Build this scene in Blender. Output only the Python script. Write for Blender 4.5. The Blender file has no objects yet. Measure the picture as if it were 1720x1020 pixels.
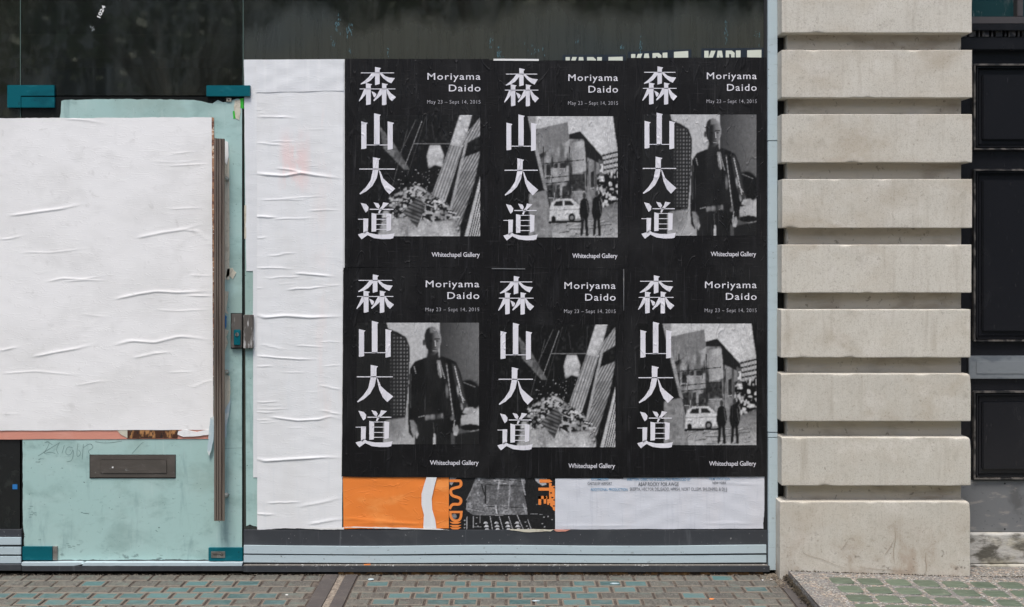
import bpy, bmesh, math, random
import numpy as np
from mathutils import Vector, noise as mnoise, geometry as mgeo
R = random.Random(7)
RNG = np.random.default_rng(5)
SC = bpy.context.scene
COL = SC.collection

# ------------------------------------------------------------------ camera, sky, sun, exposure
D = 5.0; HZ = 1.3475; FPX = 2000.0
cd = bpy.data.cameras.new('camera'); cam = bpy.data.objects.new('camera', cd); COL.objects.link(cam)
cam.location = (0, -D, HZ); cam.rotation_euler = (math.radians(90), 0, 0)
cd.sensor_width = 36; cd.lens = 36 * FPX / 1720; cd.shift_y = -87 / 1720
cd.clip_start = .05; cd.clip_end = 500
SC.camera = cam
w = bpy.data.worlds.new('World'); SC.world = w; w.use_nodes = True
nt = w.node_tree; bg = nt.nodes['Background']
sky = nt.nodes.new('ShaderNodeTexSky'); sky.sky_type = 'NISHITA'; sky.sun_disc = False
SUN_EL, SUN_AZ = 66, 16            # azimuth: degrees the sun stands to the left of straight behind the camera
sky.sun_elevation = math.radians(SUN_EL); sky.sun_rotation = math.radians(180 + SUN_AZ)
sky.air_density = 1.0; sky.dust_density = 3.4; sky.ozone_density = 1.0
nt.links.new(sky.outputs[0], bg.inputs[0]); bg.inputs[1].default_value = .12
sl = bpy.data.lights.new('sun', 'SUN'); so = bpy.data.objects.new('sun', sl); COL.objects.link(so)
sl.energy = 1.6; sl.angle = math.radians(20); sl.color = (1, .975, .94)
_a = math.radians(SUN_AZ); _e = math.radians(SUN_EL)
sdir = Vector((-math.sin(_a) * math.cos(_e), -math.cos(_a) * math.cos(_e), math.sin(_e)))
so.rotation_euler = sdir.to_track_quat('Z', 'Y').to_euler(); so.location = (-2, -8, 12)
vs = SC.view_settings; vs.view_transform = 'Standard'; vs.look = 'None'; vs.gamma = 1; vs.use_curve_mapping = False
vs.exposure = 0.92

# ------------------------------------------------------------------ helpers
def P(px, py, y=0.0):
    """the point of the plane at depth y that the photo shows at pixel (px, py)"""
    k = (D + y) / FPX
    return Vector(((px - 860) * k, y, HZ - (py - 423) * k))

WORLD = {}
def wl(o): return WORLD.get(o.name, Vector((0, 0, 0)))
def tag(o, label=None, cat=None, group=None, kind=None):
    if label: o['label'] = label
    if cat: o['category'] = cat
    if group: o['group'] = group
    if kind: o['kind'] = kind
    return o
def empty(name, loc, label=None, cat=None, group=None, kind=None, parent=None):
    o = bpy.data.objects.new(name, None); COL.objects.link(o)
    o.empty_display_size = .05
    loc = Vector(loc); WORLD[o.name] = loc
    if parent: o.parent = parent; o.location = loc - wl(parent)
    else: o.location = loc
    return tag(o, label, cat, group, kind)

class MB:
    def __init__(s): s.v = []; s.f = []; s.m = []
    def add(s, vs_, fs, m=0):
        n = len(s.v); s.v += [tuple(p) for p in vs_]
        s.f += [tuple(i + n for i in f) for f in fs]; s.m += [m] * len(fs)
    def box(s, a, b, m=0):
        (x0, y0, z0), (x1, y1, z1) = a, b
        x0, x1 = min(x0, x1), max(x0, x1); y0, y1 = min(y0, y1), max(y0, y1); z0, z1 = min(z0, z1), max(z0, z1)
        s.add([(x0,y0,z0),(x1,y0,z0),(x1,y1,z0),(x0,y1,z0),(x0,y0,z1),(x1,y0,z1),(x1,y1,z1),(x0,y1,z1)],
              [(0,3,2,1),(4,5,6,7),(0,1,5,4),(1,2,6,5),(2,3,7,6),(3,0,4,7)], m)
    def pbox(s, px0, py0, px1, py1, yf, yb, m=0):
        a = P(px0, py1, yf); b = P(px1, py0, yf); s.box((a.x, yf, a.z), (b.x, yb, b.z), m)
    def build(s, name, mats, parent=None, bevel=0, smooth=False, seg=2, origin=None, ac=None, wn=False):
        if not isinstance(mats, (list, tuple)): mats = [mats]
        arr = np.array(s.v, dtype=float)
        c = Vector(((arr[:,0].min()+arr[:,0].max())/2, (arr[:,1].min()+arr[:,1].max())/2, arr[:,2].min() if parent is None else (arr[:,2].min()+arr[:,2].max())/2))
        if origin is not None: c = Vector(origin)
        me = bpy.data.meshes.new(name)
        me.from_pydata((arr - np.array(c)).tolist(), [], s.f)
        for m in mats: me.materials.append(m)
        me.polygons.foreach_set('material_index', s.m)
        if bevel:
            bm = bmesh.new(); bm.from_mesh(me)
            bmesh.ops.remove_doubles(bm, verts=bm.verts, dist=1e-6)
            es = [e for e in bm.edges if len(e.link_faces) == 2 and e.calc_face_angle(0) > .5]
            bmesh.ops.bevel(bm, geom=es, offset=bevel, segments=seg, affect='EDGES', clamp_overlap=True)
            bm.to_mesh(me); bm.free()
        if smooth: me.polygons.foreach_set('use_smooth', [True] * len(me.polygons))
        if ac is not None:
            at = me.attributes.new('print', 'FLOAT_COLOR', 'POINT')
            at.data.foreach_set('color', np.column_stack([ac, np.ones(len(ac))]).ravel() if ac.ndim == 2 else np.column_stack([ac, ac, ac, np.ones(len(ac))]).ravel())
        me.update()
        o = bpy.data.objects.new(name, me); COL.objects.link(o)
        WORLD[o.name] = c
        if parent: o.parent = parent; o.location = c - wl(parent)
        else: o.location = c
        if wn: o.modifiers.new('normals', 'WEIGHTED_NORMAL')
        return o
def dup(o, loc, parent=None):
    c = o.copy(); COL.objects.link(c); loc = Vector(loc); WORLD[c.name] = loc
    if parent: c.parent = parent; c.location = loc - wl(parent)
    else: c.location = loc
    return c
def bx(name, mat, parent, px0, py0, px1, py1, yf, yb, bevel=.0012, **k):
    mb = MB(); mb.pbox(px0, py0, px1, py1, yf, yb); return mb.build(name, mat, parent, bevel=bevel, **k)

def prism(pts, yf, yb, mb=None, m=0):
    """pixel outline (front at yf) pushed back to yb"""
    mb = mb or MB()
    W = [P(x, y, yf) for x, y in pts]
    tri = mgeo.tessellate_polygon([[Vector((p.x, p.z, 0)) for p in W]])
    n = len(W)
    fs = [tuple(t) for t in tri]
    # face the camera
    area = sum(W[i].x * W[(i+1) % n].z - W[(i+1) % n].x * W[i].z for i in range(n))
    vsx = [(p.x, yf, p.z) for p in W]
    ff = []
    for a, b, c in fs:
        s_ = (W[b].x-W[a].x)*(W[c].z-W[a].z)-(W[c].x-W[a].x)*(W[b].z-W[a].z)
        ff.append((a, b, c) if s_ > 0 else (a, c, b))
    if yb is None or yb == yf:
        mb.add(vsx, ff, m); return mb
    vsx += [(p.x, yb, p.z) for p in W]
    side = []
    for i in range(n):
        j = (i + 1) % n
        side.append((i, i + n, j + n, j) if area > 0 else (j, j + n, i + n, i))
    mb.add(vsx, ff + side, m)
    return mb
def stroke(pts, wpx, yf, mb=None, m=0, taper=False, sm=3):
    mb = mb or MB()
    p = [np.array(q, float) for q in pts]
    for _ in range(sm):
        if len(p) < 3: break
        q = [p[0]]
        for a, b in zip(p[:-1], p[1:]): q += [a*.75+b*.25, a*.25+b*.75]
        p = q + [p[-1]]
    n = len(p); L = []; Rr = []
    for i in range(n):
        t = p[min(i+1, n-1)] - p[max(i-1, 0)]; t = t / (np.hypot(*t) + 1e-9); nn = np.array([-t[1], t[0]])
        ww = wpx/2 * (1 if not taper else max(.12, math.sin(math.pi*(i+.4)/(n-.2))))
        L.append(p[i]+nn*ww); Rr.append(p[i]-nn*ww)
    W = [P(a[0], a[1], yf) for a in L] + [P(a[0], a[1], yf) for a in Rr]
    mb.add(W, [(i, i+1, n+i+1, n+i) for i in range(n-1)], m)
    return mb
def wob(x, seed, s=1.0): return mnoise.noise(Vector((x*s, seed*7.31, 1.7)))
def rag(pts, amp, step, seed, closed=True):
    """roughen a pixel outline"""
    out = []; n = len(pts)
    for i in range(n if closed else n-1):
        a, b = pts[i], pts[(i+1) % n]; L = math.hypot(b[0]-a[0], b[1]-a[1]); k = max(1, int(L/step))
        for j in range(k):
            t = j/k; x = a[0]+(b[0]-a[0])*t; y = a[1]+(b[1]-a[1])*t
            if j:
                nx, ny = -(b[1]-a[1])/L, (b[0]-a[0])/L
                d = amp*(wob(x*.09+y*.11, seed)+.6*wob(x*.4+y*.5, seed+3))
                x += nx*d; y += ny*d
            out.append((x, y))
    return out

# ------------------------------------------------------------------ materials
def newmat(name):
    m = bpy.data.materials.new(name); m.use_nodes = True
    n = m.node_tree.nodes; l = m.node_tree.links
    return m, n, l, n['Principled BSDF']
def noisefac(n, l, scale3, scale=1, detail=4, rough=.55, dist=0, seed=0):
    g = n.new('ShaderNodeNewGeometry'); mp = n.new('ShaderNodeMapping'); mp.vector_type = 'POINT'
    mp.inputs['Scale'].default_value = scale3; mp.inputs['Location'].default_value = (seed*3.7, seed*1.9, seed*5.3)
    t = n.new('ShaderNodeTexNoise'); t.inputs['Scale'].default_value = scale; t.inputs['Detail'].default_value = detail
    t.inputs['Roughness'].default_value = rough; t.inputs['Distortion'].default_value = dist
    l.new(g.outputs['Position'], mp.inputs[0]); l.new(mp.outputs[0], t.inputs['Vector'])
    return t.outputs['Fac']
def ramp(n, l, src, lo, hi, a=0., b=1.):
    r = n.new('ShaderNodeMapRange'); r.inputs[1].default_value = lo; r.inputs[2].default_value = hi
    r.inputs[3].default_value = a; r.inputs[4].default_value = b; r.interpolation_type = 'SMOOTHSTEP'
    l.new(src, r.inputs[0]); return r.outputs[0]
def mth(n, l, op, a, b):
    k = n.new('ShaderNodeMath'); k.operation = op
    for i, v in enumerate((a, b)):
        if isinstance(v, (int, float)): k.inputs[i].default_value = v
        else: l.new(v, k.inputs[i])
    return k.outputs[0]
def mixc(n, l, fac, a, b):
    k = n.new('ShaderNodeMix'); k.data_type = 'RGBA'
    if isinstance(fac, (int, float)): k.inputs[0].default_value = fac
    else: l.new(fac, k.inputs[0])
    for i, v in ((6, a), (7, b)):
        if isinstance(v, tuple): k.inputs[i].default_value = (*v, 1)
        else: l.new(v, k.inputs[i])
    return k.outputs[2]
def posz(n, l, axis='Z'):
    g = n.new('ShaderNodeNewGeometry'); s = n.new('ShaderNodeSeparateXYZ'); l.new(g.outputs['Position'], s.inputs[0]); return s.outputs[axis]
def M(name, col, rough=.6, layers=(), bumps=(), metal=0, spec=.5, rand=0, attr=False, rvar=0):
    """layers: (scale3, lo, hi, colour, amount, detail, seed[, (axis, a, b)]);  bumps: (scale3, strength, dist, detail, seed, ridge)"""
    m, n, l, b = newmat(name)
    c = tuple(col)
    if attr:
        a = n.new('ShaderNodeAttribute'); a.attribute_name = 'print'; c = a.outputs['Color']
    if rand:
        oi = n.new('ShaderNodeObjectInfo'); r = ramp(n, l, oi.outputs['Random'], 0, 1, 0, 1)
        c = mixc(n, l, r, tuple(v*(1-rand) for v in col), tuple(min(1, v*(1+rand)) for v in col))
    for i, L in enumerate(layers):
        s3, lo, hi, lc, amt, det, seed = L[:7]
        f = ramp(n, l, noisefac(n, l, s3, 1, det, .6, .3, seed), lo, hi, 0, amt)
        for ax, z0, z1 in L[7:]:
            f = mth(n, l, 'MULTIPLY', f, ramp(n, l, posz(n, l, ax), z0, z1))
        c = mixc(n, l, f, c, lc)
    if isinstance(c, tuple): b.inputs['Base Color'].default_value = (*c, 1)
    else: l.new(c, b.inputs['Base Color'])
    b.inputs['Roughness'].default_value = rough; b.inputs['Metallic'].default_value = metal
    b.inputs['Specular IOR Level'].default_value = spec
    if rvar:
        l.new(ramp(n, l, noisefac(n, l, (9, 9, 9), 1, 4, .6, 0, 11), .3, .7, max(.05, rough-rvar), min(1, rough+rvar)), b.inputs['Roughness'])
    prev = None
    for (s3, st, dist, det, seed, ridge) in bumps:
        h = noisefac(n, l, s3, 1, det, .6, .8 if ridge else .2, seed)
        if ridge:
            h = mth(n, l, 'ABSOLUTE', mth(n, l, 'SUBTRACT', h, .5), 0); h = ramp(n, l, h, 0, ridge, 1, 0)
        bp = n.new('ShaderNodeBump'); bp.inputs['Strength'].default_value = st; bp.inputs['Distance'].default_value = dist
        l.new(h, bp.inputs['Height'])
        if prev: l.new(prev, bp.inputs['Normal'])
        prev = bp.outputs[0]
    if prev: l.new(prev, b.inputs['Normal'])
    return m

PAPER_B = [((4, 4, 14), .04, .003, 3, 1, 0), ((9, 9, 60), .22, .001, 2, 2, .03), ((90, 90, 90), .15, .0005, 3, 4, 0)]
POST_B = [((90, 90, 3), .25, .002, 3, 1, 0), ((16, 16, 3), .45, .003, 2, 9, .02), ((8, 8, 26), .2, .002, 2, 3, .015)]
m_stone = M('limestone', (.525, .50, .435), .88, [
    ((3.5, 3, 5), .45, .7, (.44, .39, .31), .5, 6, 1), ((2.2, 2, 3), .54, .7, (.35, .285, .20), .5, 7, 3), ((9, 9, 11), .53, .66, (.60, .57, .51), .45, 8, 14),
    ((18, 14, 16), .55, .80, (.25, .215, .165), .5, 9, 4), ((26, 20, 2.2), .54, .78, (.33, .29, .23), .5, 6, 24), ((70, 60, 60), .62, .72, (.20, .17, .13), .5, 5, 5), ((150, 120, 20), .48, .7, (.44, .40, .33), .4, 4, 6),
    ((220, 220, 220), .5, .7, (.28, .25, .20), .5, 3, 16), ((6, 6, 5), .40, .62, (.30, .225, .16), .7, 7, 8, ('Z', .33, .03)), ((30, 30, 42), .60, .68, (.10, .08, .06), .7, 6, 12, ('Z', .27, .02))],
    [((22, 22, 22), .3, .002, 8, 1, 0), ((190, 190, 190), .5, .0012, 4, 2, 0)], rand=.05)
m_stonerecess = M('recess_limestone', (.52, .47, .385), .9, [((5, 3, 9), .45, .7, (.30, .25, .19), .7, 6, 1), ((9, 9, 30), .5, .7, (.48, .45, .40), .5, 5, 2), ((50, 50, 40), .6, .7, (.12, .10, .08), .6, 5, 3)], [((30, 30, 30), .4, .003, 8, 1, 0)])  # browner and darker than the blocks, for the recessed courses
m_oldstone = M('weathered_sill_stone', (.42, .41, .38), .9, [
    ((7, 5, 12), .42, .56, (.07, .065, .05), .95, 7, 3), ((5, 5, 9), .5, .66, (.50, .47, .38), .7, 5, 7), ((30, 30, 60), .55, .7, (.12, .11, .09), .6, 5, 5)],
    [((25, 25, 60), .7, .006, 8, 1, 0)])
m_teal = M('teal_painted_glass', (.36, .525, .495), .42, [
    ((3, 3, 5), .4, .7, (.42, .56, .53), .6, 4, 1), ((6, 6, 9), .46, .70, (.24, .36, .335), .7, 7, 2), ((2.2, 2, 3), .5, .66, (.27, .37, .33), .6, 7, 17), ((28, 28, 60), .58, .72, (.17, .27, .255), .3, 6, 3), ((80, 80, 9), .6, .72, (.46, .58, .55), .4, 4, 18),
    ((90, 90, 90), .69, .74, (.04, .06, .06), .8, 3, 4), ((14, 14, 3), .56, .7, (.17, .27, .27), .45, 6, 6), ((20, 20, 40), .57, .64, (.03, .04, .04), .75, 6, 9, ('Z', .13, .03))],
    [((30, 30, 30), .15, .001, 5, 1, 0)], rvar=.1)
m_tealmetal = M('teal_enamelled_metal', (.002, .10, .125), .38, [((12, 12, 30), .55, .72, (.03, .2, .23), .5, 5, 1), ((60, 60, 60), .64, .72, (.01, .02, .02), .8, 4, 2), ((5, 5, 12), .5, .7, (.002, .055, .075), .7, 5, 4)], [((60, 60, 60), .2, .001, 4, 1, 0)], spec=.22)
m_steel = M('worn_steel', (.42, .40, .37), .42, [((12, 12, 40), .45, .65, (.16, .14, .12), .7, 6, 1), ((80, 80, 12), .6, .7, (.7, .7, .7), .5, 4, 2)], [((40, 40, 8), .3, .001, 5, 1, 0)], metal=.85)
m_plate = M('brushed_letter_plate', (.40, .43, .45), .45, [((9, 9, 16), .45, .68, (.2, .23, .26), .7, 5, 1)], [((10, 10, 90), .2, .0008, 4, 1, 0)], metal=.8)
m_lockmetal = M('dark_lock_metal', (.16, .145, .13), .5, [((90, 90, 20), .55, .66, (.45, .43, .40), .6, 5, 2)], metal=.5)
m_keeper = M('scratched_steel', (.15, .135, .12), .5, [((90, 90, 14), .5, .62, (.75, .74, .72), .75, 5, 2), ((12, 12, 12), .55, .65, (.06, .05, .05), .7, 5, 1)], metal=.5)
m_bar = M('handle_bronze', (.34, .28, .235), .4, [((60, 60, 2.5), .45, .65, (.16, .12, .1), .7, 5, 1), ((100, 100, 5), .62, .72, (.6, .55, .5), .5, 4, 2)], metal=.75)
m_bronze = M('dull_bronze', (.10, .088, .076), .48, [((8, 8, 16), .45, .7, (.15, .13, .115), .6, 5, 1), ((60, 60, 60), .66, .7, (.3, .3, .28), .5, 4, 2)], metal=.35)
m_sill = M('dark_grey_aluminium', (.038, .042, .048), .5, [((50, 50, 3), .6, .74, (.12, .13, .14), .5, 5, 1), ((9, 9, 12), .5, .7, (.06, .065, .07), .6, 5, 2), ((110, 110, 60), .70, .74, (.4, .4, .4), .6, 2, 3)], [((20, 20, 20), .1, .001, 4, 1, 0)])
m_strip = M('pale_blue_strip', (.44, .53, .56), .45, [((5, 5, 40), .5, .72, (.36, .44, .47), .5, 5, 1), ((90, 90, 90), .68, .73, (.08, .09, .09), .8, 3, 2), ((24, 24, 60), .63, .7, (.2, .22, .22), .5, 5, 5)], [((6, 6, 30), .15, .002, 3, 1, 0)])
m_blackframe = M('black_frame', (.012, .013, .014), .5)
m_rust = M('rusty_angle', (.20, .10, .03), .9, [((25, 25, 25), .42, .58, (.03, .022, .015), .95, 6, 1), ((40, 40, 40), .55, .7, (.35, .20, .06), .7, 5, 2)], [((80, 80, 80), .6, .003, 5, 1, 0)])
m_blackdoor = M('black_gloss_paint', (.010, .0105, .013), .24, [((8, 8, 3), .55, .75, (.02, .02, .022), .6, 6, 1), ((110, 110, 30), .68, .74, (.07, .065, .06), .5, 3, 2)], [((30, 30, 6), .12, .001, 5, 1, 0)])
m_blackedge = M('black_paint_worn_sheen_edge', (.02, .02, .021), .3, [((30, 30, 20), .42, .6, (.17, .155, .14), .8, 5, 1)])  # pale patches paint edge highlights as well as wear into the black
m_kick = M('grey_metal_kick_panel', (.17, .175, .18), .5, [((6, 6, 8), .48, .66, (.10, .10, .10), .8, 6, 1), ((10, 10, 30), .56, .66, (.30, .28, .26), .7, 5, 2), ((60, 60, 60), .62, .72, (.05, .05, .05), .6, 5, 3)], metal=.2)
m_wsheet = M('white_paper', (.80, .795, .785), .75, [((3, 3, 4), .4, .7, (.71, .705, .69), .9, 5, 1), ((7, 7, 9), .52, .7, (.66, .655, .64), .45, 7, 9), ((22, 22, 22), .6, .75, (.52, .51, .49), .4, 6, 2), ((80, 80, 80), .74, .78, (.3, .3, .28), .6, 3, 3)], PAPER_B)
m_wsheet2 = M('white_paper_pasted', (.77, .772, .77), .6, [((7, 7, 3), .4, .7, (.68, .682, .672), .9, 5, 6), ((4, 4, 30), .58, .74, (.74, .66, .62), .5, 4, 7), ((60, 60, 4), .55, .7, (.66, .68, .69), .6, 3, 8)], PAPER_B)
m_bluewhite = M('cool_white_paper', (.70, .715, .725), .5, [((50, 50, 3), .5, .7, (.77, .78, .78), .6, 4, 6)], PAPER_B)
m_pinkstain_sheet = M('pink_stained_paper', (.74, .75, .755), .6, [((7, 7, 3), .4, .7, (.69, .695, .69), .9, 5, 6), ((14, 14, 6), .36, .56, (.80, .58, .55), .62, 4, 5, ('Z', 1.57, 1.66), ('Z', 1.90, 1.74), ('X', -.99, -.95), ('X', -.83, -.88)), ((9, 9, 2), .52, .68, (.80, .70, .67), .4, 5, 21, ('X', -.90, -.76), ('Z', .5, .8)), ((60, 60, 4), .55, .7, (.68, .70, .71), .5, 3, 8)], PAPER_B)
m_black = M('black_poster_print', (.007, .0068, .0073), .5, [((60, 60, 4), .52, .72, (.02, .02, .022), .7, 5, 1), ((5, 5, 3), .45, .7, (.018, .018, .0185), .8, 4, 3), ((240, 240, 6), .66, .7, (.07, .07, .07), .35, 2, 4), ((9, 9, 200), .68, .72, (.06, .06, .06), .3, 2, 5)], POST_B, spec=.2)  # faint grey streaks paint the wrinkle sheen, with wear, into the black
m_ink = M('pale_lettering_print', (.70, .69, .73), .5, [((240, 240, 6), .62, .72, (.5, .5, .53), .4, 2, 4), ((8, 8, 6), .5, .7, (.60, .59, .63), .6, 4, 2)], POST_B, spec=.3)
m_inkdim = M('dim_lettering_print', (.40, .395, .42), .5, [((240, 240, 6), .55, .72, (.25, .25, .27), .5, 2, 4)], POST_B, spec=.3)
m_photo = M('monochrome_photo_print', (1, 1, 1), .45, [((240, 240, 6), .64, .72, (.10, .10, .105), .3, 2, 4)], POST_B, spec=.35, attr=True)
m_colprint = M('colour_print', (1, 1, 1), .5, [((60, 60, 60), .7, .75, (.4, .38, .35), .4, 3, 4)], POST_B, spec=.3, attr=True)
m_orange = M('orange_poster_print', (.80, .225, .038), .45, [((6, 6, 14), .5, .7, (.88, .34, .09), .6, 5, 1), ((60, 60, 6), .6, .72, (.66, .18, .04), .4, 4, 2)], [((7, 7, 12), .3, .003, 2, 1, .012), ((14, 14, 9), .2, .002, 3, 4, 0)])
m_orangeink = M('orange_ink', (.80, .24, .05), .5)
m_credit = M('pale_lilac_poster_paper', (.60, .62, .665), .55, [((6, 6, 3), .45, .7, (.62, .62, .65), .7, 4, 1), ((90, 90, 5), .55, .7, (.50, .52, .57), .5, 3, 2)], PAPER_B)
m_blueink = M('blue_ink', (.10, .27, .44), .6)
m_darkink = M('dark_ink', (.10, .11, .13), .6)
m_pink = M('salmon_print', (.62, .27, .20), .5, [((5, 5, 10), .5, .7, (.70, .38, .31), .6, 4, 1)], PAPER_B)
m_brownprint = M('brown_print', (.06, .022, .010), .5, [((30, 10, 12), .5, .6, (.55, .27, .10), .75, 5, 1), ((55, 10, 30), .55, .62, (.015, .01, .01), .9, 4, 2)], PAPER_B)
m_edgeprint = M('brown_striped_print', (.38, .20, .11), .6, [((40, 40, 60), .45, .55, (.10, .03, .02), .85, 4, 1), ((30, 30, 90), .55, .62, (.75, .65, .52), .8, 3, 2)])
m_cream = M('cream_tape', (.55, .52, .42), .7, [((40, 40, 40), .5, .65, (.40, .36, .28), .7, 5, 1)], PAPER_B)
m_green = M('green_sticker', (.03, .42, .03), .5)
m_bluetape = M('blue_tape', (.02, .16, .42), .5)
m_navy = M('navy_sticker', (.008, .016, .026), .45)
m_stickink = M('cream_sticker_ink', (.62, .65, .55), .6)
m_chalk = M('pale_scratch', (.35, .38, .38), .8)
m_cyanscr = M('blue_scratch', (.10, .22, .26), .8)
m_blk = M('black_marker', (.15, .22, .21), .7)
m_brick = M('grey_clinker', (.092, .087, .072), .85, [((60, 20, 60), .45, .65, (.055, .05, .044), .8, 5, 1), ((200, 60, 60), .5, .7, (.24, .22, .19), .5, 4, 2), ((14, 14, 14), .5, .7, (.10, .125, .105), .7, 5, 3)], [((110, 50, 110), .6, .0018, 6, 1, 0)], rand=.16)
m_brickrim = M('clinker_rim', (.165, .145, .115), .85, [((50, 50, 50), .42, .6, (.15, .125, .10), .85, 5, 1)], [((120, 120, 120), .6, .002, 4, 1, 0)])
m_lensteal = M('teal_glass_block', (.058, .118, .116), .4, [((30, 55, 30), .45, .68, (.10, .175, .17), .7, 4, 1), ((9, 9, 9), .45, .66, (.11, .135, .12), .75, 6, 3), ((150, 150, 150), .66, .72, (.35, .42, .4), .5, 3, 4)], [((60, 60, 60), .3, .001, 4, 1, 0)], rand=.28)
m_lensgreen = M('green_glass_lens', (.085, .112, .075), .5, [((14, 50, 14), .45, .66, (.13, .16, .115), .6, 4, 1), ((9, 9, 9), .68, .74, (.14, .32, .29), .7, 4, 2), ((60, 60, 60), .6, .7, (.25, .22, .18), .45, 5, 4)], [((60, 60, 60), .4, .001, 4, 1, 0)], rand=.14)
m_bed = M('mortar_bed', (.055, .042, .034), .95, [((30, 30, 30), .45, .65, (.12, .10, .08), .8, 6, 1)], [((120, 120, 120), .8, .003, 5, 1, 0)])
m_tarstrip = M('dark_strip', (.06, .052, .048), .85, [((12, 12, 12), .45, .68, (.09, .078, .068), .8, 6, 1), ((140, 140, 140), .64, .72, (.25, .22, .2), .6, 3, 2)], [((90, 90, 90), .6, .002, 5, 1, 0)])
m_gravstrip = M('gritty_infill', (.17, .14, .11), .95, [((90, 90, 90), .45, .6, (.30, .26, .21), .8, 5, 1), ((60, 60, 60), .55, .65, (.06, .05, .04), .8, 5, 2)], [((110, 110, 110), .9, .005, 6, 1, 0)])
m_slab = M('terrazzo_concrete', (.15, .138, .115), .85, [((90, 90, 90), .5, .56, (.07, .073, .078), .85, 4, 1), ((60, 60, 60), .52, .58, (.36, .27, .20), .65, 4, 2), ((120, 120, 120), .56, .6, (.55, .54, .5), .7, 3, 3), ((7, 7, 7), .48, .64, (.15, .145, .14), .6, 6, 4)], [((90, 90, 90), .7, .003, 6, 1, 0)])
m_dirt = M('dirt_grit', (.12, .095, .07), .95, [((60, 60, 60), .45, .6, (.30, .26, .2), .6, 4, 1), ((50, 50, 50), .55, .62, (.035, .03, .025), .8, 4, 2)])
m_mossshade = M('moss_and_gap_shade', (.035, .028, .018), .95, [((50, 50, 50), .5, .65, (.08, .06, .035), .8, 5, 1)])  # shared by real moss and the grit standing for the pier's shadow gap
m_asphalt = M('asphalt', (.055, .055, .056), .9, [((3, 3, 3), .4, .7, (.07, .068, .066), .8, 5, 1), ((150, 150, 150), .6, .7, (.16, .16, .16), .6, 3, 2)], [((120, 120, 120), .7, .004, 5, 1, 0)])
m_kerb = M('granite_kerb', (.28, .27, .26), .85, [((90, 90, 90), .5, .6, (.14, .14, .14), .7, 4, 1)])
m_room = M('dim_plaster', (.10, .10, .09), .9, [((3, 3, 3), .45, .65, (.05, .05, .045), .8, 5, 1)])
m_beam = M('beam_paint', (.24, .235, .19), .8, [((2, 2, 4), .4, .7, (.12, .115, .10), .8, 5, 2)])
m_leaf = M('leaf', (.08, .12, .03), .55, rand=.2)
m_bark = M('bark', (.12, .10, .075), .9, [((6, 6, 2), .5, .65, (.24, .21, .15), .7, 5, 1)])
m_facade = M('london_stock_brick', (.46, .42, .33), .9, [((6, 6, 20), .5, .65, (.18, .14, .10), .7, 5, 1)])
m_stucco = M('cream_stucco', (.55, .52, .45), .8)
m_scrap = M('white_scrap', (.72, .72, .70), .7)
m_film = M('torn_plastic_film', (.45, .56, .60), .35, [((30, 30, 12), .45, .6, (.68, .72, .70), .8, 5, 1), ((18, 18, 9), .55, .65, (.22, .42, .55), .7, 4, 2)], PAPER_B)

def glass_mat(name, film):
    m, n, l, b = newmat(name)
    out = n['Material Output']
    tr = n.new('ShaderNodeBsdfTransparent'); tr.inputs[0].default_value = (.88, .91, .82, 1)
    gl = n.new('ShaderNodeBsdfGlossy'); gl.inputs['Roughness'].default_value = .03
    fr = n.new('ShaderNodeFresnel'); fr.inputs[0].default_value = 2.1
    mx = n.new('ShaderNodeMixShader'); l.new(fr.outputs[0], mx.inputs[0]); l.new(tr.outputs[0], mx.inputs[1]); l.new(gl.outputs[0], mx.inputs[2])
    # dust and the wiped-on film inside the pane
    dust = ramp(n, l, noisefac(n, l, (9, 9, 2.5), 1, 6, .65, .6, 3), .42, .78, .16, .6)
    if film:
        z = posz(n, l); 
        wave = noisefac(n, l, (2.6, 1, .5), 1, 6, .6, .3, 2)
        zz = mth(n, l, 'SUBTRACT', z, mth(n, l, 'MULTIPLY', mth(n, l, 'SUBTRACT', wave, .5), .62))
        fm = ramp(n, l, zz, 2.40, 2.26, 0, 1)
        streak = ramp(n, l, noisefac(n, l, (60, 60, 3), 1, 4, .6, .5, 5), .35, .65, .86, 1)
        fm = mth(n, l, 'MULTIPLY', fm, streak)
        dust = mth(n, l, 'MAXIMUM', dust, mth(n, l, 'MULTIPLY', fm, .93))
    b.inputs['Roughness'].default_value = .5; b.inputs['Specular IOR Level'].default_value = .2
    fc = mixc(n, l, ramp(n, l, noisefac(n, l, (1.2, 1, 1.5), 1, 4, .5, .4, 8), .4, .62, 0, 1), (.050, .053, .042), (.040, .048, .045))
    fc = mixc(n, l, ramp(n, l, noisefac(n, l, (30, 30, 7), 1, 5, .6, 1.2, 9), .6, .8, 0, .35), fc, (.075, .085, .08))
    l.new(fc, b.inputs['Base Color'])
    m2 = n.new('ShaderNodeMixShader'); l.new(dust, m2.inputs[0]); l.new(mx.outputs[0], m2.inputs[1]); l.new(b.outputs[0], m2.inputs[2])
    l.new(m2.outputs[0], out.inputs[0])
    return m
# panes
m_glass = glass_mat('dusty_dark_glass', False)
m_glassfilm = glass_mat('filmed_dark_glass', True)
m_doorglass = M('smoked_glass', (.012, .013, .013), .12, [((20, 20, 20), .55, .7, (.03, .033, .03), .6, 6, 1)])

# ------------------------------------------------------------------ ground and street
g = MB(); g.box((-90, -90, -.35), (90, 60, -.14)); tag(g.build('road', m_asphalt), kind='structure')
g = MB(); g.box((-12, -3.0, -.139), (12, 5, -.0065)); paving = tag(g.build('pavement', m_bed), kind='structure')
g = MB()
for i in range(26): g.box((-12+i*.92, -3.14, -.139), (-12+i*.92+.912, -3.002, .0))
g.build('kerb_stone', m_kerb, paving, bevel=.008)['kind'] = 'stuff'

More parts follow.
